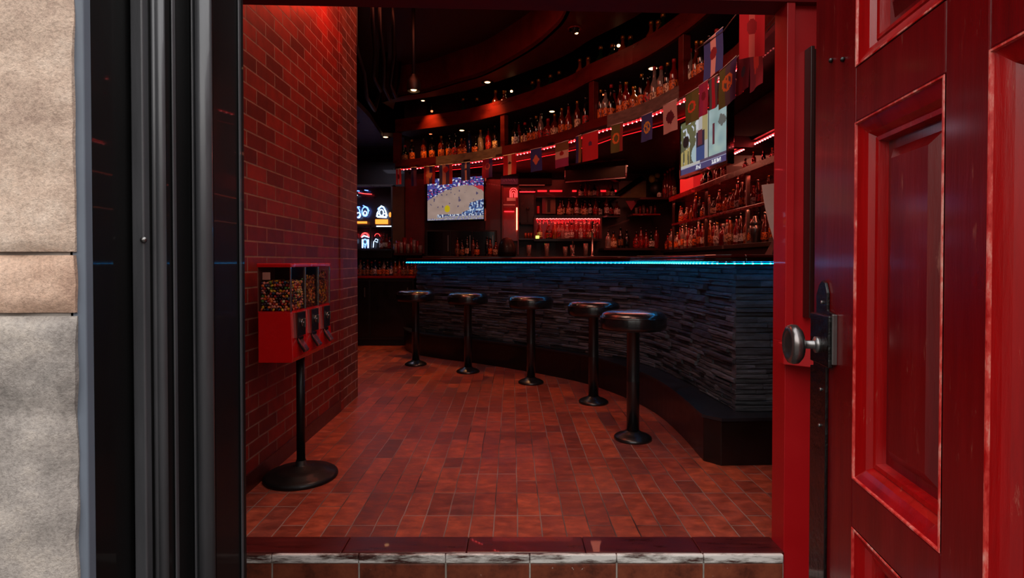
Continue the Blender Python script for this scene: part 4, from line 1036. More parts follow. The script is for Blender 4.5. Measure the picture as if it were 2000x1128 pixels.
# blue plaque
bp_ = pbox('plaque', pm('violet blue board', '2c2a66', .4, coat=.2), 978, 1012, 343, 360, 7.26, .05, label='small violet blue plaque with looping script under the red and white flag', cat='plaque', bevel=.004)
m = MB(); pts = [P(984+k*.95, 352+3.0*math.sin(k*1.15), 7.257) for k in range(25)]; m.tube(pts, 0.0035, 5); m.build('lettering', pm('pale script', '7a78b8', .5), bp_, bp_.location)
# framed picture / mirror
fm = thing('framed_mirror', 'brownish mirror in a dark frame with a small black figure, left of the lit cubby', 'mirror', tuple(P(1030, 438, 7.25))); o_ = tuple(P(1030, 438, 7.25))
pbox('mirror_glass', pm('brown mirror', '3a2214', .25, .3, var=.3), 1016, 1044, 376, 434, 7.27, .02, fm, o_)
for a in ((1014, 1016.5, 370, 438), (1043.5, 1046, 370, 438), (1014, 1046, 370, 377), (1014, 1046, 434, 438)): pbox('frame_bar', 'black', *a, 7.24, .05, fm, o_)
pbox('light_strip', 'led_red', 1015, 1045, 373.5, 375, 7.22, .01, fm, o_)
m = MB(); c = P(1031, 408, 7.22); m.ico(c, .022, 8, 6, sy=.4); m.box(c.x-.008, c.x+.008, 7.215, 7.235, c.z-.16, c.z-.01); m.build('figure', 'black', fm, o_)
# dark soffit panel left of tv3 with steel trim
t = pbox('dark_screen', 'screen_off', 1014, 1078, 322, 360, 7.24, .07, label='flat black screen with a steel lower edge between the blue plaque and the off television', cat='screen')
pbox('trim_edge', 'steel', 1014, 1064, 360.5, 362, 7.23, .03, t, t.location)
# central cubby
cb = thing('lit_cubby', 'low wide shelf box fringed with red fairy lights, in the middle of the rear wall', 'shelf', (0.7, 7.1, P(1100, 466, 7.0).z)); oc = tuple(cb.location)
zb_ = P(1100, 466, 7.0).z; zt_ = P(1100, 428, 7.0).z; xa = P(1043, 466, 7.0).x; xb = P(1175, 466, 7.0).x
m = MB(); m.box(xa, xb, 6.98, 7.31, zb_-.03, zb_); m.build('shelf_board', 'black_wood', cb, oc)
m = MB(); m.box(xa, xb, 6.98, 7.31, zt_+.015, zt_+.05); m.build('shelf_board', 'black_wood', cb, oc)
m = MB(); m.box(xa, xa+.02, 6.98, 7.31, zb_, zt_+.015); m.build('side_panel', 'wall_panel', cb, oc)
m = MB(); m.box(xb-.02, xb, 6.98, 7.31, zb_, zt_+.015); m.build('side_panel', 'wall_panel', cb, oc)
m = MB(); m.box(xa+.02, xb-.02, 7.29, 7.31, zb_, zt_+.015); m.build('back_panel', 'shelf_red', cb, oc)
m = MB(); rr = random.Random(3)
for k in range(60):
    x = xa+.03+(xb-xa-.06)*k/59; m.ico((x, 6.985, zt_+.004+.004*math.sin(k*2.1)), .0035, 5, 4)
m.build('fairy_lights', 'led_dot_red', cb, oc)['kind'] = 'stuff'
m = MB()
for k in range(46):
    x = xa+.03+(xb-xa-.06)*k/45; L_ = rr.uniform(.015, .07)
    for q in range(int(L_/.012)): m.ico((x+rr.uniform(-.002, .002), 7.02, zt_-.004-q*.012), .0025, 5, 4)
m.build('fairy_light_fringe', 'led_red', cb, oc)['kind'] = 'stuff'
add_light('AREA', 'cubby_light', ((xa+xb)/2, 7.12, zt_), 1.2, (1, .06, .04), xb-xa-.1, rot=(0, 0, 0), size_y=.1)
rb = random.Random(9)
for k, px in enumerate([1054, 1072, 1084, 1091, 1098, 1107, 1116, 1125, 1134, 1141, 1150, 1160, 1167]):
    x = P(px, 466, 7.13).x; g = rb.choice(['red', 'clear', 'clear', 'red', 'gold']); l = rb.choice(['red', 'white', 'cream', None])
    if px == 1072: g, l = 'dark', 'red'
    bottle(rb.choice(['squat', 'flask', 'flask']) if px != 1072 else 'squat', g, l, rb.choice(['white', 'red', 'black']), (x, 7.12, zb_), f'{bname(g, l)}, {ORD[k]} from left inside the fairy-lit cubby', 'bottles in the lit cubby', .82)
# shelf above the cubby
zs = P(1130, 421, 7.1).z; sa = pbox('wall_shelf', 'shelf_dark', 1048, 1212, 421, 424, 7.04, .27, label='dark wall shelf of bottles just above the fairy-lit cubby', cat='shelf')
for k, (px, l) in enumerate(((1094, 'cream'), (1099, 'cream'), (1111, 'cream'), (1116, 'brown'), (1126, 'white'), (1137, 'cream'), (1142, 'cream'), (1152, 'white'), (1163, 'red'), (1170, 'white'), (1184, 'white'), (1192, 'red'), (1204, 'white'))):
    x = P(px, 421, 7.15).x; bottle(['squat', 'tall', 'flask'][k % 3], 'dark' if k % 2 else 'amber', l, 'black', (x, 7.12+.03*(k % 2), zs), f'{bname("dark" if k % 2 else "amber", l)}, {ORD[k]} from left on the shelf above the cubby', 'bottles above the cubby', .85)
pf = pbox('picture_box', pm('pale picture card', '7a6450', .5, var=.2), 1059, 1085, 386, 417, 7.16, .03, label='framed card with a dark bottle shape and red left band above the cubby', cat='picture')
pbox('red_band', 'shelf_red', 1059, 1066, 386, 417, 7.157, .004, pf, pf.location); pbox('bottle_shape', 'black', 1069, 1075, 390, 414, 7.155, .004, pf, pf.location)
pbox('canister', 'machine_red', 1049, 1054, 402, 417, 7.15, .05, label='small red canister left of the framed card', cat='canister', bevel=.008)
us = pbox('wall_shelf', 'shelf_dark', 1048, 1210, 383, 385.5, 7.1, .21, label='upper dark wall shelf with red lamps, under the off television', cat='shelf')
for a, b in ((1050, 1068), (1074, 1098), (1118, 1126), (1172, 1204)): pbox('light_strip', 'led_red_dim', a, b, 371, 374, 7.25, .02, us, us.location)
for k, px in enumerate((1135, 1144, 1152, 1161, 1168, 1188, 1196)):
    x = P(px, 383, 7.18).x; g = ['dark', 'red', 'amber'][k % 3]; l = ['white', 'red', 'cream'][k % 3]
    bottle(['squat', 'flask'][k % 2], g, l, 'black', (x, 7.18, P(1130, 383, 7.1).z), f'{bname(g, l)}, {ORD[k]} from left on the uppermost rear shelf', 'bottles on the uppermost rear shelf', .7)
# small things on the back counter
def tumbler(name, px, Y, z, label, r=.03, h=.10, mat='clear', group='glasses on the back counter'):
    o = MB().lathe([(r*.8, 0), (r, h), (r-.003, h), (r*.8-.002, .006), (0, .006)], n=16).build(name, GL[mat] if mat in GL else mat, origin=(0, 0, 0)); o.location = (P(px, 480, Y).x, Y, z)
    return tag(o, label, 'glass', group)
for k, px in enumerate((1003, 1033, 1068, 1104, 1118, 1144)): tumbler('drinking_glass', px, 6.86, 1.13, f'clear drinking glass on the back counter, {ORD[k]} from left', h=.12+.02*(k % 3))
for k, (px, g, l) in enumerate(((893, 'amber', 'brown'), (902, 'dark', 'brown'), (912, 'dark', 'cream'), (924, 'amber', None), (931, 'dark', 'orange'), (951, 'dark', None), (957, 'amber', 'orange'), (968, 'amber', 'cream'))):
    bottle(['tall', 'flask', 'slim'][k % 3], g, l, 'black', (P(px, 490, 6.92).x, 6.92, 1.13), f'dim {bname(g, l)} before the cooler, {ORD[k]} from left', 'bottles before the cooler', .8)
for k, px in enumerate((1027, 1033, 1038)):
    tumbler('liquor_glass', px, 7.15, P(1030, 465, 7.1).z, f'small orange glass beside the lime light, {ORD[k]} from left', r=.018, h=.07, mat='gold', group='orange glasses')
lb_ = pbox('wall_shelf', 'shelf_dark', 1014, 1043, 465, 468, 7.05, .26, label='short dark shelf left of the cubby with orange glasses', cat='shelf')
t = pbox('lime_lamp', 'neon_yellow', 1044.5, 1053, 460, 465.2, 6.99, .05, label='small glowing lime box at the left end of the cubby', cat='lamp', bevel=.004)
# till dome
dm = thing('till_cover', 'black rounded hood standing behind the bar left of centre', 'till', (P(990, 497, 6.45).x, 6.45, 1.101))
dm.location = (P(990, 497, 6.8).x, 6.84, 1.13)
MB().lathe([(.115, 0), (.115, .06), (.105, .13), (.08, .19), (.045, .225), (0, .235)], n=28).build('hood', 'black_metal', dm)
MB().box(-.12, .12, -.03, .03, .0, .02).build('base_plate', 'black', dm)
# beer taps
def tap(px, Y, ztop, label, mat='chrome'):
    x = P(px, 480, Y).x; t = thing('beer_tap', label, 'beer tap', (x, Y, 1.13), 0, 'beer taps')
    MB().lathe([(.03, 0), (.03, .01), (.016, .016), (.014, ztop-.10-1.13), (.018, ztop-.09-1.13), (.0, ztop-.085-1.13)], n=18).build('column', mat, t)
    m = MB(); h = ztop-1.13-.11; m.tube([(0, 0, h), (0, -.05, h+.005), (0, -.07, h-.02), (0, -.07, h-.05)], .008, 8); m.build('spout', mat, t)
    MB().lathe([(.006, h+.03), (.011, h+.06), (.013, h+.11), (.006, h+.125), (0, h+.127)], n=14).build('tap_handle', 'black_metal', t)
tap(1157, 6.84, P(1157, 434, 6.84).z, 'tall silver beer tap column at the right of the cubby'); tap(1119, 6.84, 1.30, 'short silver beer tap below the cubby', 'steel')
# posters, diagonal pipe, toy
po = thing('poster', 'dull khaki poster on the rear wall crossed by a dark diagonal rail', 'poster', tuple(P(1235, 388, 7.29))); o_ = tuple(po.location)
pbox('sheet', pm('khaki paper', 'a08858', .6, var=.3), 1209, 1262, 353, 386, 7.29, .01, po, o_)
pbox('print', pm('grey print', '8a7c70', .6, var=.4), 1209, 1232, 353, 378, 7.285, .006, po, o_)
m = MB(); m.tube([tuple(P(1150, 418, 7.2)), tuple(P(1255, 347, 7.2))], .035, 10); o = m.build('diagonal_rail', 'black_metal', origin=tuple(P(1150, 418, 7.2))); tag(o, 'thick dark rail rising diagonally to the right across the rear wall', 'rail')
pt = MB(); a, b, c = P(1222, 392, 7.1), P(1246, 392, 7.1), P(1233, 411, 7.1)
pt.add([tuple(a), tuple(b), tuple(c), (a.x, 7.106, a.z), (b.x, 7.106, b.z), (c.x, 7.106, c.z)], [(0, 2, 1), (3, 4, 5), (0, 1, 4, 3), (1, 2, 5, 4), (2, 0, 3, 5)])
o = pt.build('pennant', pm('rose pennant', 'a03048', .6), origin=tuple(a)); tag(o, 'small rose triangular pennant hanging below the khaki poster', 'pennant')
ty = thing('ornament', 'dark figurine with a yellow green head beside the khaki poster', 'ornament', tuple(P(1280, 384, 6.9))); zt0 = P(1280, 384, 6.9).z
m = MB(); m.ico((0, 0, .10), .075, 12, 8, sz=1.3); m.ico((.01, 0, .20), .045, 10, 7); m.build('body', 'black', ty)
m = MB(); m.ico((-.045, -.01, .22), .042, 10, 7, sz=1.2); m.ico((.02, -.01, .26), .035, 10, 7); m.build('head', pm('yellow green felt', '7c8030', .7), ty)
st_ = pbox('wall_shelf', 'shelf_dark', 1250, 1318, 385, 389, 6.8, .5, label='dark corner shelf carrying the yellow green figurine', cat='shelf')
rb = random.Random(77)
for k, (px, l, g) in enumerate(((1288, 'white', 'dark'), (1299, 'red', 'red'), (1304, None, 'red'), (1309, 'red', 'red'), (1315, 'cream', 'amber'))):
    bottle(['squat', 'slim', 'slim', 'long', 'long'][k], g, l, 'red', (P(px, 385, 6.85).x, 6.86, P(1290, 385, 6.8).z), f'{bname(g, l)}, {ORD[k]} from left on the corner shelf', 'bottles on the corner shelf', [.6, 1, 1.1, 1.15, 1.2][k])
# middle corner lower clutter: shelf with glasses
cs1 = pbox('wall_shelf', 'shelf_red', 1236, 1290, 417, 420, 6.95, .36, label='short shelf of small red glasses below the figurine', cat='shelf')
for k, px in enumerate((1243, 1250, 1257, 1264, 1271, 1279)): tumbler('liquor_glass', px, 7.02, P(1260, 417, 6.95).z, f'small red glass on the short shelf, {ORD[k]} from left', r=.02, h=.08+.02*(k % 3), mat='red' if k % 2 else 'clear', group='red glasses on the short shelf')
cs2 = pbox('wall_shelf', 'shelf_dark', 1180, 1290, 484, 488, 6.85, .46, label='low dark shelf in the rear corner right of the tap', cat='shelf')
for k, (px, g, l) in enumerate(((1188, 'clear', None), (1198, 'gold', 'cream'), (1212, 'dark', 'brown'), (1224, 'dark', None), (1243, 'red', 'red'), (1252, 'red', 'red'), (1262, 'red', 'red'), (1272, 'green', 'white'), (1282, 'red', None))):
    bottle(['flask', 'squat', 'tall'][k % 3], g, l, 'black', (P(px, 484, 6.95).x, 6.95, P(1190, 484, 6.85).z), f'{bname(g, l)}, {ORD[k]} from left on the low corner shelf', 'bottles on the low corner shelf', .9)

# ------------------------------------------------------------------ right-hand shelving
rs = thing('bottle_shelving', 'long red and black wall shelving packed with bottles, right of the bar', 'shelving', (1.95, 5.0, 0)); orr = (1.95, 5.0, 0)
XS = 1.80; YA, YB = 3.35, 6.72; RZ = [1.205, 1.49, 1.785]
m = MB(); m.box(XS, 2.10, YA, YB, 1.17, RZ[0]); m.build('shelf_board', 'black_wood', rs, orr, bevel=.003)
m = MB(); m.box(XS, 2.10, YA, 6.25, RZ[1]-.022, RZ[1]); m.build('shelf_board', 'shelf_red', rs, orr, bevel=.003)
m = MB(); m.box(XS-.03, 2.10, YA, 6.25, RZ[2]-.05, RZ[2]); m.build('shelf_board', 'shelf_red', rs, orr, bevel=.003)
m = MB(); m.box(XS+.04, 2.10, YA, YB, 0.0, 1.168); m.build('cabinet_body', 'black', rs, orr)
m = MB(); m.box(2.10, 2.115, YA, YB, 1.17, 2.2); m.build('back_panel', 'wall_panel', rs, orr)
for y in (6.25, 5.2, 4.28, 3.6): m = MB(); m.box(XS+.01, XS+.035, y-.012, y+.012, RZ[0], RZ[2]-.05); m.build('upright', 'steel' if y == 4.28 else 'shelf_dark', rs, orr)
m = MB(); m.box(XS-.04, 2.10, 3.2, 4.66, 1.955, 2.222); m.build('soffit_box', 'purple_box', rs, orr, bevel=.004)
m = MB(); m.tube([(XS-.01, 4.62, 1.943), (XS-.01, 4.0, 1.935), (XS-.01, 3.3, 1.945)], .004, 6); ls = m.build('light_strip', 'led_red', rs, orr)
m = MB()
for k in range(34): m.box(XS-.016, XS-.006, 4.6-.04*k, 4.608-.04*k, 1.925, 1.933)
m.build('led_dot', 'led_dot_red', ls)['kind'] = 'stuff'
for v in ls.children[0].data.vertices: v.co -= Vector(orr)
add_light('AREA', 'shelf_light', (XS-.01, 4.0, 1.945), 1.0, (1, .05, .04), .006, size_y=1.3)
add_light('AREA', 'shelf_light', (1.86, 5.0, 1.73), 1.6, (1, .12, .07), .015, size_y=2.4)
add_light('AREA', 'shelf_light', (1.82, 4.9, 1.462), 1.8, (1, .22, .12), .015, size_y=2.6)
rb = random.Random(55)
def row(n, y0, y1, z, x, place, sc=.8, gls=('red', 'clear', 'amber', 'clear', 'gold'), labs=('white', 'orange', 'red', 'cream', 'orange', None), skip=()):
    c = 0
    for k in range(n):
        if k in skip: continue
        y = y0+(y1-y0)*k/(n-1); g = rb.choice(gls); l = rb.choice(labs)
        bottle(rb.choice(list(SHAPES)), g, l, rb.choice(list(CP)), (x+rb.uniform(-.012, .012), y+rb.uniform(-.01, .01), z), f'{bname(g, l)}, {ORD[c]} from left on the {place}', 'bottles on the '+place, sc*rb.uniform(.82, 1.0)); c += 1
row(30, 6.62, 3.66, RZ[0], XS+.06, 'lowest right-hand shelf', .86, skip=(24,))
row(26, 6.5, 3.8, RZ[0], XS+.18, 'lowest right-hand shelf, rear row', .92)
row(28, 6.14, 3.62, RZ[1], XS+.06, 'middle right-hand shelf', .74, gls=('red', 'amber', 'dark', 'red', 'clear', 'gold'))
row(8, 5.7, 4.9, RZ[2], XS+.08, 'top right-hand shelf left part', .72, gls=('red', 'dark'))
row(7, 4.5, 3.62, RZ[2], XS+.10, 'top right-hand shelf right part', .55, gls=('red', 'dark', 'clear'))
# cocktail shaker among the low bottles
sh = thing('cocktail_shaker', 'steel cocktail shaker among the bottles of the lowest right-hand shelf', 'shaker', (XS+.035, 6.62-2.96*24/29, RZ[0]))
MB().lathe([(.032, 0), (.038, .10), (.040, .13)], n=24).build('cup', 'steel', sh); MB().lathe([(.040, .131), (.036, .16), (.018, .185), (.016, .20), (.0, .205)], n=24).build('cap', 'steel', sh)
# extra lit box between tv and shelves
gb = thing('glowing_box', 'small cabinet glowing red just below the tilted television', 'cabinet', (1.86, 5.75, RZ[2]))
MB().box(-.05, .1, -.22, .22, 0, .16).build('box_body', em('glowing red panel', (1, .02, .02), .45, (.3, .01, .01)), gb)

# white curled sheet in a stand on the bar end
z0 = P(1512, 470, 3.25).z; ws = thing('menu_card', 'large off white curled card beside the red jamb at the bar end', 'menu card', (P(1515, 470, 3.25).x, 3.25, 1.10)); oww = tuple(ws.location)
m = MB(); L_ = [(1488, 361), (1492, 390), (1498, 420), (1505, 447), (1512, 470)]; vs = []
for (px, py) in L_:
    p = P(px, py, 3.25); vs.append((p.x, 3.25, p.z))
for (px, py), q in zip(L_, range(5)):
    y2 = [350, 378, 406, 436, 466][q]; p = P(1575, y2, 3.17); vs.append((p.x, 3.17, p.z))
nv = len(vs); vs += [(x, y+.004, z) for x, y, z in vs]
fs = [(k+1, k, k+5, k+6) for k in range(4)]+[(k+nv, k+1+nv, k+6+nv, k+5+nv) for k in range(4)]+[(k, k+1, k+1+nv, k+nv) for k in range(4)]+[(k+6, k+5, k+5+nv, k+6+nv) for k in range(4)]+[(0, nv, nv+5, 5), (4, 9, 9+nv, 4+nv)]
m.add(vs, fs); m.build('card', 'white_sheet', ws, oww)
m = MB(); m.add([(P(1500, 490, 3.25).x, 3.2, 1.10), (1.80, 3.1, 1.10), (1.80, 3.35, 1.10), (P(1500, 490, 3.25).x, 3.3, 1.10), (P(1512, 472, 3.25).x, 3.235, z0+.01), (1.79, 3.165, z0+.03), (1.79, 3.19, z0+.03), (P(1512, 472, 3.25).x, 3.262, z0+.01)],
      [(0, 3, 2, 1), (4, 5, 6, 7), (0, 1, 5, 4), (1, 2, 6, 5), (2, 3, 7, 6), (3, 0, 4, 7)]); m.build('stand', 'black_metal', ws, oww)
# bar mats on the counter
for k, (px, py, Yk) in enumerate(((1100, 499, 5.2), (1290, 497, 4.3))):
    p = at_px(offset(STONE, 0.15), px)[0]; m = MB(); m.box(-.18, .18, -.07, .07, 0, .012); o = m.build('bar_mat', 'black', bevel=.004); o.location = (p.x, p.y, 1.10); o.rotation_euler.z = -.5-k*.3
    tag(o, ['thin black mat on the bar near its middle', 'thin black mat on the bar before the right shelving'][k], 'bar mat')

# ------------------------------------------------------------------ rear room at the left
rc = thing('rear_counter', 'black rear cabinet with red top edge, left of the stone bar', 'cabinet', (-1.9, 7.1, 0)); orc = (-1.9, 7.1, 0)
m = MB(); m.box(-2.75, -1.235, 6.98, 7.31, 0.08, .855); m.build('cabinet_body', 'black', rc, orc, bevel=.004)
m = MB(); m.box(-2.73, -1.25, 7.03, 7.31, 0, .079); m.build('plinth', 'black', rc, orc)
m = MB(); m.box(-2.78, -1.22, 6.95, 7.31, .856, .885); m.build('counter_top', 'shelf_red', rc, orc, bevel=.004)
for a, b in ((-2.3, -1.80), (-1.78, -1.26)):
    m = MB(); m.box(a, b, 6.962, 6.979, .12, .82); d = m.build('door', 'black_wood', rc, orc, bevel=.003)
    m = MB(); m.box(b-.06, b-.05, 6.95, 6.962, .62, .74); m.build('door_handle', 'steel', d, orc)
br = thing('bottle_ledge', 'dark raised ledge above the rear cabinet bottles', 'ledge', (-2.1, 7.15, .885)); obr = (-2.1, 7.15, .885)
a_ = P(768, 503, 7.1); m = MB(); m.box(-2.75, a_.x, 7.02, 7.31, a_.z, a_.z+.10); m.build('ledge_board', 'black_wood', br, obr, bevel=.003)
m = MB(); m.box(-2.75, a_.x, 7.27, 7.31, .885, a_.z); m.build('back_panel', 'wall_dark', br, obr)
rb = random.Random(31)
for k, px in enumerate((697, 704, 711, 718, 726, 733, 741, 750, 757, 764, 772, 780, 788, 796, 804, 811)):
    g = rb.choice(['blue', 'dark', 'red', 'clear', 'amber']) if px < 765 else rb.choice(['red', 'gold', 'amber']); l = rb.choice(['white', 'brown', 'cream', 'red', 'orange'])
    bottle(['squat', 'flask'][k % 2], g, l, rb.choice(['silver', 'black', 'red']), (P(px, 530, 7.14).x, 7.14, .885), f'{bname(g, l)}, {ORD[k]} from left on the rear cabinet', 'bottles on the rear cabinet', .8)
kp = pbox('trim_5', 'khaki', 767, 789, 364, 498, 7.22, .10); struct(kp)
# glasses pile right of display
rp = pbox('glass_shelf', 'shelf_dark', 769, 824, 494, 498, 7.05, .2, label='small shelf of glasses between the neon display and the ball game television', cat='shelf')
for k, (px, h) in enumerate(((773, .12), (778, .16), (784, .14), (790, .2), (797, .12), (803, .2), (809, .17), (815, .16), (821, .1))):
    t = tumbler('stemmed_glass', px, 7.12, P(790, 494, 7.05).z, f'{"red tinted" if k % 2 else "clear"} glass, {ORD[k]} from left, on the shelf right of the neon display', r=.03, h=h, mat='red' if k % 2 else 'clear', group='glasses right of the neon display')
# neon display behind
YD = 7.95
dc = thing('neon_display', 'tall glazed display with neon signs, seen past the end of the brick wall', 'display case', (P(720, 490, YD).x, YD, P(720, 490, YD).z)); odc = tuple(dc.location)
pbox('back_panel', pm('brown grey display back', '2a1f1e', .3, coat=.3, var=.3), 640, 767, 364, 489, YD+.12, .03, dc, odc)
a = P(640, 490, YD); m = MB(); m.box(a.x, P(769, 490, YD).x, YD, YD+.15, 0, a.z-.001); m.build('base_cabinet', 'black', dc, odc)
for a in ((640, 769, 360, 364), (764, 769, 362, 490), (640, 769, 486, 490)): pbox('frame_bar', 'steel' if a[2] != 486 else 'black', *a, YD, .15, dc, odc)
pbox('mullion', 'steel', 722.5, 725, 440, 487, YD, .02, dc, odc)
pbox('shelf_board', 'steel', 640, 765, 440, 443, YD, .12, dc, odc)
pbox('light_strip', em('cool shelf light', (.7, .8, 1), 2.2), 735, 764, 440.5, 442.5, YD-.01, .008, dc, odc)
def neon(name, label, px, pyb, tubes, base=None):
    o0 = P(px, pyb, YD+.05); t = thing(name, label, 'neon sign', tuple(o0), 0, 'neon signs in the display')
    for mat, pts, r in tubes:
        m = MB(); m.tube([tuple(P(x, y, YD+.05)) for x, y in pts], r, 6); m.build('neon_tube', mat, t, tuple(o0))
    if base: pbox('sign_base', base[4], *base[:4], YD+.04, .03, t, tuple(o0))
def circ(cx, cy, rx, ry, a0=0, a1=2*PI, n=16): return [(cx+rx*math.cos(a0+(a1-a0)*k/n), cy+ry*math.sin(a0+(a1-a0)*k/n)) for k in range(n+1)]
neon('neon_sign', 'white and blue triangular neon sign on an orange base, right side of the display', 745, 438,
     [('neon_white', [(736, 423), (737, 416), (741, 406), (745, 402), (749, 404), (753, 412), (756, 422)], .011), ('neon_white', circ(745, 415, 4, 6), .009), ('neon_blue', circ(745, 409, 7, 5, PI, 2*PI), .008), ('neon_white', [(737, 423), (755, 424)], .012), ('neon_white', circ(740, 420, 3, 3), .008), ('neon_white', circ(751, 420, 3, 3), .008)],
     (733, 757, 428, 437, 'neon_orange'))
neon('neon_sign', 'blue looped neon sign over an orange bar, left side of the display', 703, 438,
     [('neon_blue', circ(697, 415, 6, 10), .009), ('neon_white', circ(700, 420, 4, 5), .009), ('neon_blue', circ(713, 413, 6, 9), .009), ('neon_white', circ(713, 416, 3, 4), .007), ('neon_blue', [(693, 404), (703, 404)], .009), ('neon_blue', [(709, 401), (718, 405), (721, 412)], .007)],
     (690, 716, 432, 436, 'neon_orange'))
neon('neon_sign', 'neon sign with red dome over white and blue strokes, lower left of the display', 713, 485,
     [('neon_red', circ(713, 463, 7, 8, PI, 2*PI), .012), ('neon_white', [(706, 463), (711, 460), (721, 463)], .010), ('neon_white', [(708, 467), (708, 484)], .010), ('neon_blue', circ(713, 472, 4, 5), .010), ('neon_white', [(719, 467), (719, 484)], .010), ('neon_blue', [(711, 479), (713, 484), (715, 478)], .009)])
neon('neon_sign', 'pale curved neon outline on the lower right of the display', 736, 485,
     [('neon_white', [(729, 483), (730, 472), (734, 466), (738, 468), (737, 473), (733, 471)], .006), ('neon_red', circ(737, 461, 5, 5, PI, 2*PI), .004)])
neon('neon_sign', 'small red neon dots at the right edge of the display', 762, 424, [('neon_orange', circ(762, 419, 1.5, 4), .008)])
neon('neon_sign', 'red neon stroke at the lower left edge of the display', 694, 484, [('neon_red', [(693, 456), (696, 457), (696, 463)], .01), ('neon_white', [(694, 466), (694, 474)], .01)])
neon('neon_sign', 'low red and blue neon stripe at the top left of the display', 710, 384, [('neon_red', [(700, 376), (712, 378), (726, 379)], .006), ('neon_blue', [(694, 372), (702, 373)], .007), ('neon_blue', [(712, 371), (719, 372)], .006), ('neon_white', [(693, 381), (699, 381)], .004)])
for k, (px, g, l) in enumerate(((745, 'red', 'white'), (750, 'amber', 'white'), (756, 'red', 'cream'), (761, 'red', 'red'))):
    bottle(['flask', 'slim', 'tall', 'squat'][k], g, l, 'red', (P(px, 486, YD+.07).x, YD+.07, P(px, 485.8, YD).z), f'{bname(g, l)}, {ORD[k]} from left inside the neon display', 'bottles in the neon display', .75)

# ------------------------------------------------------------------ candy vending machine
vm = thing('candy_machine', 'red three-part candy vending machine on a black pole stand by the brick wall', 'candy machine', (-1.043, 2.72, 0))
MB().lathe([(.172, 0), (.176, .006), (.174, .016), (.160, .026), (.125, .032), (.118, .040), (.085, .044), (.060, .050), (.040, .060), (.026, .064), (.024, .085)], n=56).build('base_disk', 'black_metal', vm)
MB().lathe([(.0205, .06), (.0205, .62)], n=24).build('pole', 'black_metal', vm)
X0, X1, Y0, Y1 = -.088, .058, -.262, .262; ZB, ZM, ZL, ZTP = .612, .838, 1.038, 1.056
# bodies: three bins with a slightly projecting sloped front
for k in range(3):
    ya = Y0+(Y1-Y0)*k/3+.001; yb = Y0+(Y1-Y0)*(k+1)/3-.001
    m = MB(); pr = [(X0, ZB), (X1+.004, ZB), (X1+.010, ZB+.02), (X1, ZM), (X0, ZM)]
    vs = [(x, ya, z) for x, z in pr]+[(x, yb, z) for x, z in pr]; n = 5
    m.add(vs, [tuple(range(n)), tuple(range(n, 2*n))[::-1]]+[(j, n+j, n+(j+1) % n, (j+1) % n) for j in range(n)]); bd = m.build('bin_body', 'machine_red', vm, bevel=.003)
    yc = (ya+yb)/2
    m = MB(); m.box(X1+.001, X1+.014, yc-.055, yc+.055, ZM-.115, ZM-.006); cm = m.build('coin_mechanism', 'black_metal', bd, bevel=.002)
    m = MB(); m.box(X1+.002, X1+.019, yc-.060, yc-.052, ZM-.118, ZM-.004); m.box(X1+.002, X1+.017, yc-.047, yc-.043, ZM-.112, ZM-.01); m.build('chrome_rail', 'chrome', bd)
    m = MB(); m.lathe([(.017, 0), (.017, .006), (.006, .007), (.006, .012)], (X1+.014, yc+.005, ZM-.055), 16, axis=(1, 0, 0)); m.box(X1+.018, X1+.032, yc+.001, yc+.009, ZM-.075, ZM-.035); m.build('crank', 'chrome', bd, bevel=.001)
    m = MB(); m.obox((X1+.006, yc-.028, ZM-.125), (.035, 0, -.055), (0, .056, 0), (-.006, 0, -.010)); m.box(X1+.002, X1+.012, yc-.032, yc+.032, ZM-.132, ZM-.119); m.build('chute_flap', 'iron', bd, bevel=.001)
    m = MB(); m.obox((X1+.008, yc-.031, ZM-.125), (.036, 0, -.058), (0, .003, 0), (.002, 0, .004)); m.build('flap_edge', 'chrome', bd)
m = MB(); m.box(X0-.004, X1+.006, Y0-.004, Y1+.004, ZL, ZTP); m.build('lid', 'machine_red', vm, bevel=.004)
m = MB(); m.box(X0+.0, X1, Y0, Y1, ZM, ZM+.004); m.build('floor_plate', 'machine_red', vm)
m = MB(); m.box(X0, X0+.003, Y0, Y1, ZM+.004, ZL); m.build('rear_pane', pm('frosted back pane', '6e3a30', .3), vm)
m = MB(); m.box(X0+.003, X1-.003, Y0, Y0+.002, ZM+.004, ZL); m.box(X1-.003, X1-.001, Y0+.002, Y1-.002, ZM+.004, ZL); m.box(X0+.003, X1-.003, Y1-.002, Y1, ZM+.004, ZL); m.build('clear_pane', 'pane', vm)
for k in (1, 2): m = MB(); y = Y0+(Y1-Y0)*k/3; m.box(X0+.003, X1-.004, y-.0015, y+.0015, ZM+.004, ZL); m.build('divider', 'brown_dark', vm)
for k in range(4): m = MB(); y = Y0+(Y1-Y0)*k/3+(.002 if k == 0 else -.002 if k == 3 else 0); m.box(X1-.003, X1+.003, y-.004, y+.004, ZM+.002, ZL); m.build('corner_strip', 'chrome', vm, bevel=.001)
for y in (.0,): m = MB(); m.box(X0+.020, X0+.055, Y0+.0035, Y0+.0045, ZL-.055, ZL-.022); m.build('price_sticker', pm('pinkish paper', 'c98a7a', .6), vm)
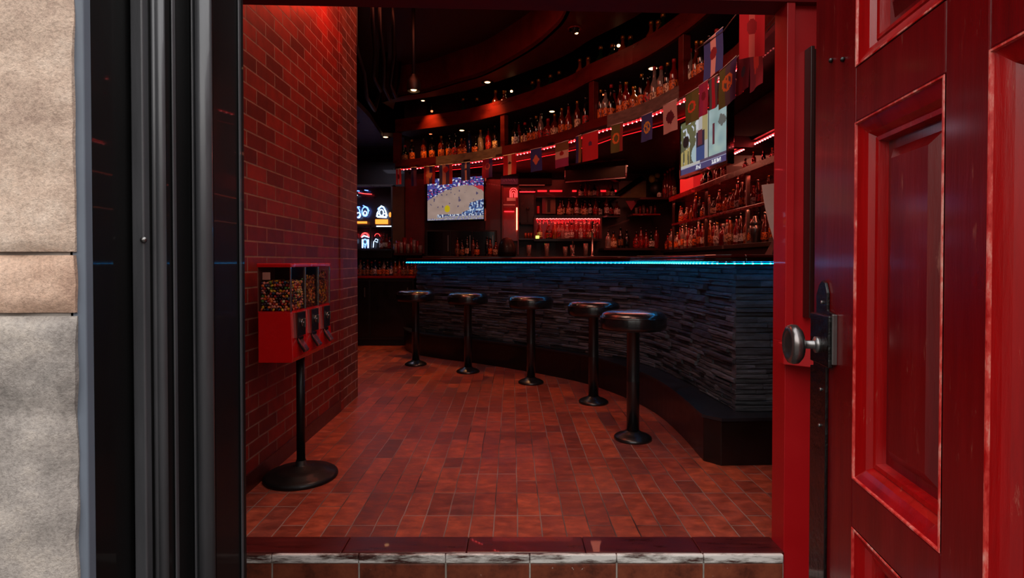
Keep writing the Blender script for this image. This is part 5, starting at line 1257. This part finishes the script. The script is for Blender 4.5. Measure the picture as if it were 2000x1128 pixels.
# candies in the near bin
CC = {'yellow': 'd8a020', 'orange': 'e0662a', 'red': 'b01c1c', 'green': '46702a', 'pink': 'e08070', 'purple': '3a1430', 'blue': '28405c', 'dark brown': '2c100c', 'cream': 'd8c090'}
CW = ['yellow']*5+['orange']*7+['red']*6+['green']*3+['pink']*6+['purple']*6+['blue']*2+['dark brown']*7+['cream']*2
for k_, h in CC.items(): MESH[k_] = MB().ico((0, 0, 0), .0078, 10, 6, sz=.62).mesh('candy', pm(k_+' sugar shell', h, .22, coat=.6))
rb = random.Random(12); V0 = Vector(vm.location); nC = 0
spots = []
for j in range(12):
    top = .004+.0078+j*.0119
    for i in range(10): spots.append((X0+.013+i*.0133+(j % 2)*.005+rb.uniform(-.002, .002), Y0+.0095+rb.uniform(0, .004), ZM+top+rb.uniform(-.002, .002)))
    for i in range(11): spots.append((X1-.0115-rb.uniform(0, .003), Y0+.024+i*.0135+(j % 2)*.005, ZM+top+rb.uniform(-.002, .002)))
for x, y, z in spots:
    if x > X1-.010 or y > Y0+(Y1-Y0)/3-.010 or z > ZM+.146-.012*math.sin((x-X0)*18)+.01*nz(x*60, y*60): continue
    c = rb.choice(CW); o = bpy.data.objects.new('candy', MESH[c]); COL.objects.link(o); o.location = V0+Vector((x, y, z)); o.rotation_euler = (rb.uniform(-1.3, 1.3), rb.uniform(-1.3, 1.3), rb.uniform(0, 6)); nC += 1
    side = y < Y0+.0145; h_ = 'top' if z > ZM+.10 else 'bottom' if z < ZM+.05 else 'middle'
    w_ = ['left', 'centre', 'right'][min(2, max(0, int(3*((x-X0)/(X1-X0) if side else (y-Y0)/.165))))]
    tag(o, f'{c} round candy in the nearest bin, {h_} {w_} of its {"side" if side else "front"} pane', 'candy', f'{c} round candies')
m = MB(); m.box(X0+.006, X1-.022, Y0+.024, Y0+(Y1-Y0)/3-.004, ZM+.004, ZM+.125)
for k in range(90): m.ico((rb.uniform(X0+.012, X1-.02), rb.uniform(Y0+.024, Y0+.16), ZM+.125+rb.uniform(0, .014)), .0078, 7, 5, mi=1+k % 3, sz=.65)
o = m.build('candy_fill', [pm('dark candy mass', '3a120e', .4), pm('orange candy', 'd06028', .3), pm('yellow candy', 'c89a20', .3), pm('brown candy', '3a1810', .3)]); o.location = V0
tag(o, 'heap of mixed round candies filling the core of the nearest bin', 'candy', kind='stuff')
for b in (1, 2):
    m = MB(); ya = Y0+(Y1-Y0)*b/3+.006; yb = Y0+(Y1-Y0)*(b+1)/3-.006; ht = .155+.02*(b-1)
    m.box(X0+.008, X1-.018, ya, yb, ZM+.004, ZM+ht-.01)
    for k in range(420):
        f = rb.random(); x = X1-.0125-rb.uniform(0, .006) if f < .75 else rb.uniform(X0+.01, X1-.012); y = rb.uniform(ya+.006, yb-.006); z = ZM+.010+rb.random()*(ht-.012) if f < .75 else ZM+ht-rb.uniform(0, .006)
        R3_ = Matrix.Rotation(rb.uniform(0, 6), 3, 'X')@Matrix.Rotation(rb.uniform(-.5, .5), 3, 'Y')
        m.ico((x, y, z), .0055, 6, 5, mi=1+rb.choice([0, 0, 1, 1, 2, 3]), sz=1.7, sx=.8, M3=R3_)
    o = m.build('candy_fill', [pm('brown nut mass', '3a160c', .5), pm('roasted nut', '7a3a1c', .4), pm('dark coated nut', '4a1c10', .35), pm('orange coated nut', 'c8642a', .35), pm('yellow sweet', 'd09a2a', .35)]); o.location = V0
    tag(o, ['', 'brown and orange nut mix filling the middle bin of the vending machine', 'brown and orange nut mix with yellow sweets filling the farthest bin'][b], 'candy', kind='stuff')
